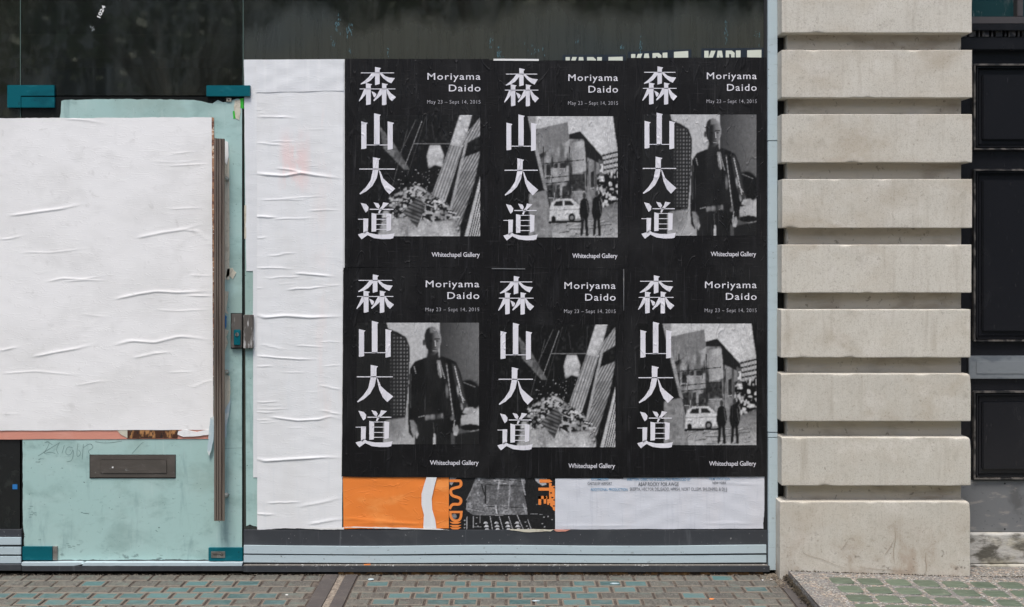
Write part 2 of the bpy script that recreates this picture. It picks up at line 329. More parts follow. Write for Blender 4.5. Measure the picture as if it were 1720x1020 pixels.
def rbrick(wd, dp, teal):
    mb = MB(); h = .02; e = .0028; x, y = wd/2, dp/2
    ring = lambda a, z: [(-x+a, -y+a, z), (x-a, -y+a, z), (x-a, y-a, z), (-x+a, y-a, z)]
    levels = [ring(0, -h), ring(0, -.003), ring(e, 0)]
    if teal: levels += [ring(e*2.0, -.0002), ring(e*2.6, -.0016)]
    vsx = sum(levels, []); fs = []; ms = []
    for k in range(len(levels)-1):
        for i in range(4):
            j = (i+1) % 4; fs.append((k*4+i, k*4+j, k*4+4+j, k*4+4+i)); ms.append(1 if k != 2 else 0)
    t = (len(levels)-1)*4; fs.append((t, t+1, t+2, t+3)); ms.append(0)
    if teal: ms = [1, 1, 1, 1]*1 + [1]*8 + [1]*4 + [2]; ms = ms[:len(fs)-1] + [2]
    mb.v = vsx; mb.f = fs; mb.m = ms
    return mb
PX = .105; RP = .085; Y0 = -.033
TEAL = {0: [(1190, 1232)],
 1: [(148, 185), (323, 450), (612, 655), (745, 870), (962, 1087)],
 2: [(248, 420), (678, 892), (896, 1070), (1247, 1288)],
 3: [(-60, 478), (650, 915), (918, 1004), (1143, 1186)],
 4: [(37, 215), (222, 402), (452, 492), (625, 662), (700, 800), (855, 1075)],
 5: [(-40, 95), (145, 185), (330, 420), (690, 1010), (1107, 1195), (1247, 1288)]}
brick_protos = {}
def brick_mesh(wd, teal):
    key = (round(wd, 3), teal)
    if key not in brick_protos:
        mb = rbrick(wd-.010, RP-.008, teal)
        me = bpy.data.meshes.new('brick'); me.from_pydata(mb.v, [], mb.f)
        for m in (m_brick, m_brickrim, m_lensteal): me.materials.append(m)
        me.polygons.foreach_set('material_index', mb.m[:len(mb.f)]); me.update(); brick_protos[key] = me
    return brick_protos[key]
stuffb = MB()
def brick(x0, x1, row, single):
    yc = Y0-RP*(row+.5); xc = (x0+x1)/2; wd = x1-x0
    d = D+yc; px = 860+xc*FPX/d
    teal = (any(a <= px <= b for a, b in TEAL.get(row, [])) if row in TEAL else R.random() < .55) and wd > .08
    dz = R.uniform(-.0015, .001)
    if single:
        o = bpy.data.objects.new('brick', brick_mesh(wd, teal)); COL.objects.link(o); o.parent = paving
        o.location = Vector((xc, yc, dz)) - wl(paving); o.rotation_euler = (R.uniform(-.012, .012), R.uniform(-.008, .008), R.uniform(-.008, .008))
    else:
        mb = rbrick(wd-.010, RP-.008, teal); stuffb.add([(a+xc, b+yc, c+dz) for a, b, c in mb.v], mb.f); stuffb.m[-len(mb.f):] = mb.m[:len(mb.f)]
for row in range(0, 34):
    off = -.022 if row % 2 == 0 else .031
    for (xa, xb) in ((-5.2, -.785), (-.642, 1.083)):
        k = math.floor((xa-off)/PX); x = off+k*PX
        while x < xb:
            a, b = max(x, xa), min(x+PX, xb)
            if b-a > .025:
                d = D+Y0-RP*(row+.5); vis = row <= 5 and abs((a+b)/2)*FPX/d < 905
                brick(a, b, row, vis)
            x += PX
if stuffb.v:
    o = stuffb.build('brick_field', [m_brick, m_brickrim, m_lensteal], paving); o['kind'] = 'stuff'
def flat(name, mat, parent, x0, x1, y0, y1, z0, z1, bevel=0):
    mb = MB(); mb.box((x0, y0, z0), (x1, y1, z1)); return mb.build(name, mat, parent, bevel=bevel)
flat('channel_strip', m_tarstrip, paving, -.783, -.7235, -2.95, -.012, -.019, .0005, .001)
flat('channel_strip', m_tarstrip, paving, -.695, -.6445, -2.95, -.012, -.019, -.0003, .001)
flat('channel_infill', m_gravstrip, paving, -.7225, -.696, -2.95, -.03, -.019, -.003)
flat('gutter_strip', m_tarstrip, paving, 1.086, 1.134, -2.95, -.012, -.019, -.002)
# raised pavement-light slab on the right, falling gently to the right
mb = MB()
def slabz(x): return .036 - .026*min(1, max(0, (x-1.11)/.8))
xs = [1.137+(5.2-1.137)*i/14 for i in range(15)]
ys = [-2.95, -.6, .1]
vsx = [(x + (.003*wob(y*9, 3) if i == 0 else 0), y, slabz(x)) for i, x in enumerate(xs) for y in ys]
fs = [(i*3+j, i*3+3+j, i*3+4+j, i*3+1+j) for i in range(14) for j in range(2)]
mb.add(vsx, fs)
edge = [(1.137, y) for y in np.linspace(-2.95, .1, 120)]
mb.add([(x+.003*wob(y*12, 5), y, slabz(x)-(.0015 if i else 0)) for i, (x, y) in enumerate(edge)] + [(x-.001, y, -.02) for x, y in edge], [(i, i+1, i+121, i+120) for i in range(119)])
slab = tag(mb.build('pavement_light_slab', m_slab), kind='structure')
def lens(sz):
    mb = MB(); n = 6; r = .018; pts = []
    for q, (cx, cy) in enumerate(((1, 1), (-1, 1), (-1, -1), (1, -1))):
        for i in range(n):
            a = math.pi/2*(q+i/(n-1)); pts.append((cx*(sz/2-r)+r*math.cos(a), cy*(sz/2-r)+r*math.sin(a)))
    N = len(pts); rings = [[(x, y, 0.0002) for x, y in pts], [(x*.96, y*.96, .0022) for x, y in pts], [(x*.75, y*.75, .003) for x, y in pts], [(x*.4, y*.4, .0033) for x, y in pts]]
    v = sum(rings, []); f = []
    for k in range(3):
        for i in range(N): f.append((k*N+i, k*N+(i+1) % N, k*N+N+(i+1) % N, k*N+N+i))
    f.append(tuple(3*N+i for i in range(N)))
    mb.v = v; mb.f = f; mb.m = [0]*len(f); return mb
lm = None; stuffl = MB()
for r in range(12):
    for c in range(22):
        x = 1.272+.0475+c*.1135; y = -.232-.121*r; z = slabz(x)+.0005
        vis = r < 3 and x*FPX/(D+y) < 900
        if vis:
            if lm is None:
                o = lens(.090).build('glass_lens', m_lensgreen, slab, smooth=True, origin=(0, 0, 0)); lm = o.data; o.location = Vector((x, y, z))-wl(slab)
            else:
                o = bpy.data.objects.new('glass_lens', lm); COL.objects.link(o); o.parent = slab; o.location = Vector((x, y, z))-wl(slab)
            o.rotation_euler = (R.uniform(-.01, .01), R.uniform(-.01, .01), R.uniform(-.03, .03))
        elif y > -2.8:
            mb = lens(.090); stuffl.add([(a+x, b+y, c_+z) for a, b, c_ in mb.v], mb.f)
o = stuffl.build('glass_lens_field', m_lensgreen, slab); o['kind'] = 'stuff'
# grit at the foot of the shopfront and moss along the slab edge
def grit(name, mat, n, fn, smin, smax, kind='stuff'):
    mb = MB()
    for _ in range(n):
        x, y, z = fn(); s = R.uniform(smin, smax); a = R.uniform(0, 6.28)
        p = []
        for k in range(3): p.append((x+s*math.cos(a+k*2.1)*R.uniform(.6, 1.2), y+s*math.sin(a+k*2.1)*R.uniform(.6, 1.2), z-.001))
        p.append((x, y, z+s*R.uniform(.3, .9)))
        mb.add(p, [(0, 1, 3), (1, 2, 3), (2, 0, 3)])
    o = mb.build(name, mat); o['kind'] = kind; return o
tag(grit('grit', m_dirt, 2600, lambda: (R.uniform(-3.2, 1.13), -.012-abs(R.gauss(0, .018)), 0), .001, .0045), 'loose brown grit and dirt gathered along the foot of the shopfront', 'grit')
tag(grit('moss', m_mossshade, 900, lambda: (1.128+R.gauss(0, .006)+.003*R.random(), -.04-R.random()**1.6*.5, R.uniform(-.01, .018)), .002, .008), 'dark moss and dirt clinging to the edge of the raised slab', 'moss')
tag(grit('leaf_debris', m_dirt, 420, lambda: (1.09+R.gauss(0, .022), -.02-R.random()**1.5*.22, .001), .0015, .006), 'dry leaf bits in the corner between shopfront and stone pier', 'debris')

# ------------------------------------------------------------------ stone pier
def stone(mb, x0, x1, y0, y1, z0, z1, seed, r0=.004, chips=3, res=.011, big_tr=0.0):
    """box surface whose edge radius wanders and chips"""
    cx = [R.uniform(x0, x1) for _ in range(chips)]; cz = [R.choice((z0, z1)) for _ in range(chips)]; cr = [R.uniform(.008, .02) for _ in range(chips)]
    def rad(p):
        r = r0*(1+.9*mnoise.noise(Vector((p[0]*14, p[1]*14, p[2]*14+seed))))
        for a, b, q in zip(cx, cz, cr):
            d = math.hypot(p[0]-a, p[2]-b)
            if d < q*1.6: r = max(r, q*.6*(1-d/(q*1.6))+r0)
        if big_tr:
            d = math.hypot(p[0]-x1, p[2]-z1)
            if d < .05: r = max(r, big_tr*(1-d/.05)+r0)
        return max(.0012, r)
    def place(p):
        r = rad(p); q = []
        ins = [min(max(p[i], (x0, y0, z0)[i]+r), (x1, y1, z1)[i]-r) for i in range(3)]
        d = Vector(p)-Vector(ins)
        if d.length > 1e-9: d = d.normalized()*r
        n = mnoise.noise(Vector((p[0]*9, p[1]*9+seed, p[2]*9)))*.0014
        o = Vector(ins)+d; o.y -= n if abs(p[1]-y0) < 1e-6 else 0
        return o
    def lin(a, b):
        k = max(2, int((b-a)/res)); base = [a+(b-a)*i/k for i in range(k+1)]
        extra = [a+.002, a+.005, b-.005, b-.002]
        return sorted(set(base+extra))
    X, Z = lin(x0, x1), lin(z0, z1); Yl = [y0, y0+.002, y0+.005, y0+.012, y0+.03, y1]
    def grid(A, B, f):
        v = [place(f(a, b)) for a in A for b in B]; nb = len(B)
        mb.add(v, [(i*nb+j, i*nb+nb+j, i*nb+nb+j+1, i*nb+j+1) for i in range(len(A)-1) for j in range(nb-1)])
    grid(X, Z, lambda a, b: (a, y0, b))
    grid(X, Yl, lambda a, b: (a, b, z0)); grid(X, Yl, lambda a, b: (a, b, z1))
    grid(Z, Yl, lambda a, b: (x0, b, a)); grid(Z, Yl, lambda a, b: (x1, b, a))
def pier(xshift, label, full=True, origin=(0, 0, 0), mirror=False):
    t = empty('stone_pier', Vector((1.5+xshift, -.05, .02)), label, 'pier')
    tops = [-26, 84, 192, 301, 411, 520, 628, 735, 843]; bots = [55, 164, 273, 383, 492, 601, 708, 816, 974]
    lefts = [1313, 1313, 1313, 1314, 1313, 1312, 1312, 1313, 1310]; rights = [1632.5, 1633, 1633, 1633, 1632, 1630.5, 1631, 1631, 1630]
    for up in range(5): tops.insert(0, tops[0]-109); bots.insert(0, bots[0]-109); lefts.insert(0, 1313); rights.insert(0, 1633)
    res = .011 if full else .05
    for i, (a, b, L_, R_) in enumerate(zip(tops, bots, lefts, rights)):
        p0 = P(L_, b, -.1); p1 = P(R_, a, -.1)
        mb = MB(); stone(mb, p0.x+xshift, p1.x+xshift, -.1, .28, p0.z, p1.z, i*3.1, r0=.002 if i < 9 else .003, chips=4, res=res if i >= 4 else .05, big_tr=.012 if i >= 11 else .0)
        mb.build('stone_block', m_stone, t, smooth=True, wn=True)
        if i+1 < len(tops):
            z1 = P(0, b, -.1).z; z0 = P(0, tops[i+1], -.1).z
            mb = MB(); stone(mb, P(1322.5, 0, -.048).x+xshift, P(1614.5, 0, -.048).x+xshift, -.048, .27, z0-.002, z1+.002, i*5.3, r0=.002, chips=0, res=res*1.4 if i >= 4 else .05)
            mb.build('recessed_course', m_stonerecess, t, smooth=True, wn=True)
    return t
pier(0, 'banded pale limestone pier of big blocks with recessed joints, between shopfront and black door')
pier(2.02, 'banded pale limestone pier beyond the black panelled door, right of the photo', full=False)
pier(-4.98, 'banded pale limestone pier at the far left end of the shopfront', full=False)

mb = MB()
for p_, w_ in (([(1503, 886), (1505, 905), (1500, 925), (1503, 948)], 1.1), ([(1503, 905), (1494, 922), (1486, 932)], .8), ([(1556, 928), (1554, 940), (1557, 952), (1554, 964)], 1.3), ([(1346, 918), (1350, 932), (1378, 938), (1405, 950), (1422, 955)], .6), ([(1424, 908), (1418, 918), (1412, 924)], .7), ([(1440, 953), (1480, 957), (1530, 960)], .7), ([(1381, 870), (1382, 885)], .5)):
    stroke(p_, w_, -.1022, mb, taper=True)
mb.build('crack', M('dark_crack', (.33, .28, .22), .9), bpy.data.objects['stone_pier'])['kind'] = 'stuff'
tag(grit('shadow_gap_grit', m_mossshade, 500, lambda: ((lambda x: (x, -.104-abs(R.gauss(0, .006)), slabz(x)+.002))(R.uniform(1.14, 2.6))), .001, .005), 'dark grit put in for the shadow gap where the stone pier and step meet the slab', 'shadow line')  # dark grit put in as the shadow gap under the pier
# ------------------------------------------------------------------ shopfront
shop = empty('shopfront', (-.6, 0, 0), 'glazed shopfront with teal painted door, dark glass and pale sill strips', 'shopfront')
XL = -660     # pixel where the left sidelight starts, outside the frame
bx('window_pane', m_glassfilm, shop, 409.2, -240, 1285, 890, .004, .012, bevel=0)
bx('sidelight_pane', m_doorglass, shop, XL, 700.4, 33.4, 890, .004, .012, bevel=0)
bx('transom_pane', m_glass, shop, 35.2, -240, 407.6, 160.5, .004, .012, bevel=0)
bx('sidelight_pane', m_glass, shop, XL, -240, 33.4, 700, .004, .012, bevel=0)
m_pedge = M('green_glass_edge', (.10, .15, .13), .3)
for xx in (33.7, 407.9): bx('pane_edge', m_pedge, shop, xx-.1, -240, xx+1.0, 160 if xx > 100 else 198, .002, .012, bevel=0)
bx('frame_gap_upright', m_blackframe, shop, 1283.5, -240, 1289.5, 950, -.004, .04)
bx('frame_gap_upright', m_blackframe, shop, 1305, -240, 1319, 958, .02, .06)  # black backing strip put in for the shadowed gap beside the pier
bx('corner_post', m_strip, shop, 1290, -240, 1306, 236.2, -.022, .02)
bx('corner_post', m_strip, shop, 1290.2, 237.4, 1306, 726, -.022, .02)
bx('corner_post', m_strip, shop, 1290.4, 727, 1306.2, 735, -.021, .02)
bx('corner_post', m_strip, shop, 1290.8, 736, 1306.6, 958, -.022, .02)
# sill under the big window
def wavybar(name, mat, px0, px1, ya, yb, yf, yback, amp, seed, n=60):
    top = []; bot = []
    for i in range(n+1):
        x = px0+(px1-px0)*i/n; d = amp*wob(x*.004, seed); top.append((x, ya+d)); bot.append((x, yb+d*.8))
    mb = prism(top+bot[::-1], yf, yback); return mb.build(name, mat, shop)
bx('sill_fascia', m_sill, shop, 409, 890.5, 1290, 948, -.008, .03)
wavybar('sill_strip', m_strip, 409.5, 1287, 916.5, 930, -.016, -.008, 2.4, 4)
wavybar('sill_strip', m_strip, 409.5, 1287, 933, 945, -.016, -.008, 1.8, 6)
bx('bottom_rail', m_sill, shop, 408.5, 951, 1293, 961.2, -.034, .03)
bx('rust_strip', m_rust, shop, 568, 961.3, 1282, 965.5, -.026, .03, bevel=0)
bx('sill_ledge', M('dusty_ledge', (.14, .13, .115), .8, [((60, 60, 60), .6, .68, (.6, .6, .58), .8, 4, 2)]), shop, 409, 949.8, 1290, 950.9, -.033, .0, bevel=0)
# threshold under the door and the sidelight sill
bx('door_threshold', m_sill, shop, 36.5, 951, 408, 959.8, -.034, .03)
mb = prism([(36, 945.4), (135, 945.2), (139, 948), (122, 951), (36, 950.5)], -.03, .01); mb.build('threshold_strip', m_strip, shop)
mb = prism(rag([(141, 945.5), (407, 945.5), (406, 951), (138, 950.5)], .4, 8, 2), -.031, .01); mb.build('threshold_strip', m_strip, shop)
bx('sill_fascia', m_sill, shop, XL, 890, 35.8, 948, -.008, .03)
for a, b in ((903, 915.5), (919, 931.8), (934.5, 946.5)): bx('sill_strip', m_strip, shop, XL, a, 35, b, -.016, -.008)
bx('bottom_rail', m_sill, shop, XL, 949, 36, 959, -.034, .03)
bx('header', m_sill, shop, XL, -420, 1300, -240, -.03, .3)
bx('frame_gap_upright', m_blackframe, shop, XL-14, -240, XL, 958, -.02, .06)
# the door leaf
door = bx('glass_door', m_doorglass, shop, 36.5, 162.5, 407, 943.5, .0, .012, bevel=.001); door['label'] = 'frameless glass door painted pale teal'
paint = rag([(103, 170), (108, 168), (140, 167.5), (200, 166.5), (250, 167), (325, 168), (345, 172), (357, 174), (366, 168), (374, 172), (386, 170), (398, 166), (406.3, 166)], 1.2, 6, 4, closed=False)+[(406.5, 166)]
paint += [(406.5, 940)] + rag([(380, 941), (300, 940), (200, 940.5), (98, 941), (44, 938)], 1.3, 7, 6, closed=False) + rag([(40.5, 916), (41, 898), (38.5, 880), (38, 735), (38, 205), (100, 200.5), (102, 190), (103, 170)], .7, 7, 9, closed=False)
prism(paint, -.0012, 0, None).build('paint_coat', m_teal, door)
prism([(410, 104), (433, 104), (433, 884)] + rag([(433, 886), (420, 881), (410, 885)], 2.5, 3, 3, closed=False), .002, .004).build('paint_coat', m_teal, shop)
# letter plate
lp = bx('letter_plate', m_bronze, door, 151, 765, 294.5, 802.5, -.006, 0, bevel=.0015)
bx('letter_flap', m_bronze, door, 169, 772, 280, 795.5, -.0085, -.006, bevel=.0015)
bx('letter_plate_border', m_blackframe, door, 150.3, 763.8, 295.3, 803.8, -.002, 0, bevel=0)
prism([(188, 784), (190.5, 784), (190.5, 786.5), (188, 786.5)], -.0095, -.0085).build('screw_head', m_scrap, door)
# pivot and patch fittings
mb = prism([(12, 143), (91, 143), (91, 161.2), (35, 161.2), (35, 181), (12, 181)], -.012, 0); mb.build('patch_fitting', m_tealmetal, shop, bevel=.001)
bx('patch_fitting', m_tealmetal, door, 35.6, 162.8, 91.4, 181, -.0115, 0)
bx('patch_fitting', m_tealmetal, shop, 346.5, 143.5, 420, 162, -.013, 0)
bx('patch_fitting', m_tealmetal, door, 37.5, 918.5, 88, 941.5, -.012, 0)
bx('patch_cap', m_steel, door, 88.3, 918.2, 96, 941.3, -.010, 0)
bx('patch_fitting', m_tealmetal, door, 350, 920.5, 407.5, 942.5, -.013, 0)
bx('lock_cover', m_steel, door, 354.5, 926.5, 378, 937.3, -.0155, -.013, bevel=.0006)
stroke([(358, 932), (364, 931.8), (370, 932), (373, 930.3), (375, 932), (373, 934), (370, 932.6)], .9, -.0160).build('keyhole', m_blackframe, door)
# lock case, its cylinder and keeper
bx('lock_case', m_lockmetal, door, 388.5, 527.5, 406.2, 584.5, -.016, 0, bevel=.002)
bx('lock_shadow_rim', m_blackframe, door, 387.4, 526, 406.6, 586, -.003, 0)  # black rim painted in as the shadow line around the lock
bx('lock_cylinder', m_tealmetal, door, 392.5, 554, 403.6, 580, -.024, -.016, bevel=.0018)
def disc(name, mat, parent, px, py, rpx, yf, yb, n=16):
    prism([(px+rpx*math.cos(a), py+rpx*math.sin(a)) for a in np.linspace(0, 2*math.pi, n, endpoint=False)], yf, yb).build(name, mat, parent, bevel=.0006)
disc('key_barrel', m_steel, door, 398, 562, 3.2, -.026, -.024)
bx('key_slot', m_blackframe, door, 397.4, 560.5, 398.6, 566.5, -.0265, -.0255, bevel=0)
bx('lock_keeper', m_keeper, shop, 408.6, 529, 425, 585.5, -.018, .004, bevel=.002)
bx('door_stop', M('beige_stop', (.35, .32, .26), .6), door, 380, 164.5, 388.5, 171, -.006, 0)
disc('stop_hole', m_blackframe, door, 384.3, 167.8, 1.4, -.0065, -.0055)
# pull handle: ribbed bar on standoffs
mb = MB()
for (a, b, yf) in ((359.5, 363.2, -.064), (364.0, 366.8, -.070), (367.6, 371.6, -.066), (372.6, 377.2, -.058)):
    mb.pbox(a, 232+(a-359)*.1, b, 875.5, yf, -.050)
mb.pbox(360, 233, 376.6, 875, -.052, -.046)
mb.build('pull_handle', m_bar, door, bevel=.0012)
for py in (300, 626, 834):
    mb = MB(); c = P(378, py, -.03)
    for k in range(12):
        pass
    N = 14; r = .009
    ringA = [(c.x-.012, -.046, c.z)]
    vsx = []
    for (yy, rr) in ((-.048, r*.7), (-.02, r*.7), (-.018, r*1.15), (-.0015, r*1.15)):
        vsx += [(c.x-.0+rr*math.cos(t), yy, c.z+rr*math.sin(t)) for t in np.linspace(0, 2*math.pi, N, endpoint=False)]
    mb.add(vsx, [(k*N+i, k*N+(i+1) % N, k*N+N+(i+1) % N, k*N+N+i) for k in range(3) for i in range(N)] + [tuple(range(N))])
    mb.build('handle_standoff', m_steel, door, smooth=True)
# pen scribble on the painted door
mb = MB()
for s in ([(75, 744), (84, 741), (80, 752), (72, 763), (84, 759), (93, 762)], [(100, 743), (94, 755), (98, 763)], [(108, 748), (104, 762)], [(122, 752), (113, 750), (109, 762), (118, 766), (124, 752), (122, 774), (112, 776)],
          [(131, 745), (128, 770), (137, 762), (132, 756)], [(140, 746), (138, 772)], [(140, 752), (152, 744), (158, 752), (146, 758), (156, 768)], [(160, 742), (178, 745), (205, 741)], [(222, 762), (236, 746), (241, 743)], [(78, 741), (88, 747)], [(64, 766), (80, 756), (100, 744)]):
    stroke(s, .7, -.0017, mb)
mb.build('scribble', m_blk, door)
mb = MB()
for _ in range(26):
    x, y = R.choice([(48, 858), (52, 861), (140, 862), (60, 775), (66, 905), (118, 915), (270, 938)]); x += R.gauss(0, 4); y += R.gauss(0, 3)
    stroke([(x, y), (x+R.uniform(2, 7), y+R.uniform(-1, 1))], R.uniform(.4, 1), -.0018, mb, sm=0)
mb.build('chipped_paint', m_blk, door)['kind'] = 'stuff'
stroke([(378, 753.5), (390, 753), (407, 752.5)], .5, -.0017).build('scratch', m_blk, door)

# interior seen through the glass
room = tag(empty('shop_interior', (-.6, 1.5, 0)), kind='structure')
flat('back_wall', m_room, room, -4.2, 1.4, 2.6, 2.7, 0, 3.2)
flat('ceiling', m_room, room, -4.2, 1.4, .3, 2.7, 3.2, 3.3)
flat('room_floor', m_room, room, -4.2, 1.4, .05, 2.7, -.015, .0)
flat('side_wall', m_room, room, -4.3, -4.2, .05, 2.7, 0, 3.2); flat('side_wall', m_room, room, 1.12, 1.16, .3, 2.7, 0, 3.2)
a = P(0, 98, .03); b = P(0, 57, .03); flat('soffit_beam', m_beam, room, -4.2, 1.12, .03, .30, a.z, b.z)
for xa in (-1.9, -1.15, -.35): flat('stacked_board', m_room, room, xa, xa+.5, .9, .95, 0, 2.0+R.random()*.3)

# ------------------------------------------------------------------ paper
def crease_field(cr):
    """cr: list of (pixel polyline, height m, half-width px)"""
    def f(X, Y):
        d = np.zeros_like(X)
        for pts, h, wd in cr:
            best = np.full_like(X, 1e9); tt = np.zeros_like(X); L = sum(math.hypot(b[0]-a[0], b[1]-a[1]) for a, b in zip(pts[:-1], pts[1:])); acc = 0; sgn = np.zeros_like(X)
            for a, b in zip(pts[:-1], pts[1:]):
                ex, ey = b[0]-a[0], b[1]-a[1]; l2 = ex*ex+ey*ey; l = math.sqrt(l2)
                t = np.clip(((X-a[0])*ex+(Y-a[1])*ey)/l2, 0, 1)
                dx, dy = X-a[0]-t*ex, Y-a[1]-t*ey; q = np.hypot(dx, dy)
                mk = q < best; best = np.where(mk, q, best); tt = np.where(mk, (acc+t*l)/L, tt); sgn = np.where(mk, np.sign(dy), sgn); acc += l
            wv = np.where(sgn > 0, wd*.42, wd)           # sharp lower lip, soft upper side
            env = np.clip(tt/.12+.25, 0, 1)*np.clip((1-tt)/.35, 0, 1)
            d += .50*h*env*np.exp(-(best/(wv*.85))**2)
        return d
    return f
def sheet(name, mat, TL, TR, BR, BL, y, creases=(), sx=6, sz=1.3, seed=1, rough=(1, 1, 1, 1), und=.0008, label=None, cat='poster', group=None, curl=0, parent=None, swell=0):
    nx = max(2, int((TR[0]-TL[0])/sx)); nz = max(2, int((BL[1]-TL[1])/sz))
    U, V = np.meshgrid(np.linspace(0, 1, nx+1), np.linspace(0, 1, nz+1), indexing='ij')
    X = (TL[0]*(1-U)+TR[0]*U)*(1-V)+(BL[0]*(1-U)+BR[0]*U)*V
    Y = (TL[1]*(1-U)+TR[1]*U)*(1-V)+(BL[1]*(1-U)+BR[1]*U)*V
    # edges that were cut or torn: top, right, bottom, left roughness in pixels
    nt_, nr_, nb_, nl_ = rough
    for i in range(nx+1):
        x = X[i, 0]; a = wob(x*.03, seed)+.5*wob(x*.2, seed+2)
        b = wob(x*.03, seed+5)+.5*wob(x*.25, seed+6)
        Y[i, :] += nt_*a*(1-V[i, :])**8 + nb_*b*V[i, :]**8
    for j in range(nz+1):
        yy = Y[0, j]; a = wob(yy*.03, seed+8)+.4*wob(yy*.2, seed+9); b = wob(yy*.03, seed+11)+.4*wob(yy*.25, seed+12)
        X[:, j] += nl_*a*(1-U[:, j])**8 + nr_*b*U[:, j]**8
    d = crease_field(creases)(X, Y) if creases else np.zeros_like(X)
    for k in range(5):
        fx, fz = RNG.uniform(.004, .02), RNG.uniform(.01, .05); ph = RNG.uniform(0, 6, 2)
        d += und*.35*np.sin(X*fx*6+ph[0])*np.sin(Y*fz*6+ph[1])
    d = d - d.min()
    if curl: d += curl*np.clip((V-.95)/.05, 0, 1)**2*(.5+.5*np.sin(X*.05+seed))
    yy = y - d
    k = (D+y)/FPX
    WX = (X-860)*k; WZ = HZ-(Y-423)*k
    v = np.column_stack([WX.ravel(), yy.ravel(), WZ.ravel()]); mb = MB(); mb.v = v.tolist()
    n1 = nz+1
    I, J = np.meshgrid(np.arange(nx), np.arange(nz), indexing='ij'); q = (I*n1+J).ravel()
    mb.f = np.column_stack([q+1, q+n1+1, q+n1, q]).tolist(); mb.m = [0]*len(mb.f)
    o = mb.build(name, mat, parent, smooth=True)
    return tag(o, label, cat if not parent else None, group)
def rc(x0, x1, y, h=.003, wd=2.2, slope=0, wav=2):
    n = 6; return ([(x0+(x1-x0)*i/n, y+slope*i/n+wav*wob(x0+i*.9+y, y*.1)) for i in range(n+1)], h, wd)

# left: the underlying poster, then the big white sheet over it
under = sheet('torn_poster', m_pink, (-330, 207), (353, 203), (352.5, 737.5), (-330, 739), -.0030, sx=30, sz=8, seed=21, rough=(.3, .8, .6, .3), label='salmon and brown poster left peeking out below and beside the big blank white sheet', und=.0001)
prism(rag([(211, 722), (300, 722), (298, 736.5), (213, 736.5)], .5, 6, 3), -.0046, -.0036).build('printed_band', m_brownprint, under)
prism(rag([(196, 722), (214, 722), (214, 736), (203, 730)], .5, 5, 5), -.0050, -.0046).build('torn_corner', m_cream, under)
prism(rag([(353.8, 197), (359.3, 198), (359.5, 330), (358.6, 722), (353, 722)], .5, 9, 13), -.0046, -.0030).build('printed_edge', m_edgeprint, under)
cre = [([(18, 363), (60, 357), (105, 351), (142, 342)], .0045, 3.2), ([(0, 403), (20, 401), (40, 395)], .003, 2), ([(40, 424), (85, 425), (120, 421), (150, 417)], .002, 2),
       ([(80, 474), (105, 468), (140, 470), (175, 463)], .0035, 2.2), ([(112, 473), (150, 471), (178, 472)], .003, 2), ([(195, 503), (230, 495), (262, 490), (300, 492), (356, 489)], .005, 3),
       ([(320, 497), (356, 498)], .004, 2), ([(232, 400), (270, 392), (310, 386), (342, 376)], .004, 3.4), ([(310, 387), (330, 389), (348, 403), (358, 425)], .003, 3),
       ([(285, 352), (320, 350), (345, 350)], .002, 2), ([(290, 259), (325, 255)], .002, 2), ([(286, 279), (352, 276)], .0025, 2),
       ([(262, 521), (300, 523), (356, 520)], .002, 2), ([(56, 600), (95, 592), (130, 586), (160, 578)], .0045, 3), ([(0, 590), (30, 583)], .004, 2.6),
       ([(195, 580), (220, 573), (260, 576), (300, 566), (320, 567), (358, 573)], .0048, 3.2), ([(225, 602), (260, 594), (290, 592)], .0035, 2.6),
       ([(5, 628), (60, 624), (110, 629), (140, 630)], .0025, 2.2), ([(285, 626), (325, 625)], .002, 2), ([(325, 652), (345, 642), (358, 638)], .003, 2.2),
       ([(130, 648), (160, 642), (185, 640)], .0022, 2), ([(130, 560), (175, 532), (150, 532)], .001, 3), ([(320, 463), (356, 464)], .002, 2), ([(110, 200), (150, 203), (180, 210)], .0025, 3),
       ([(140, 528), (175, 533)], .0015, 2), ([(60, 243), (65, 246)], .001, 2), ([(255, 271), (300, 274), (340, 268)], .0012, 2), ([(0, 695), (28, 696), (31, 712)], .0012, 1.4)]
sheet('blank_sheet', m_wsheet, (-330, 200.5), (355.4, 197.2), (358.5, 722), (-330, 725), -.0055, cre, sx=5, sz=1.2, seed=3, rough=(1.2, .5, .5, 1), label='big blank white paper sheet pasted over the teal glass door', cat='paper sheet', und=.0002)
prism(rag([(299, 725), (312, 722), (330, 726), (352, 722), (353, 730), (330, 733), (308, 734), (298, 730)], .8, 5, 8), -.0080, -.0036).build('crumpled_flap', m_wsheet, under)

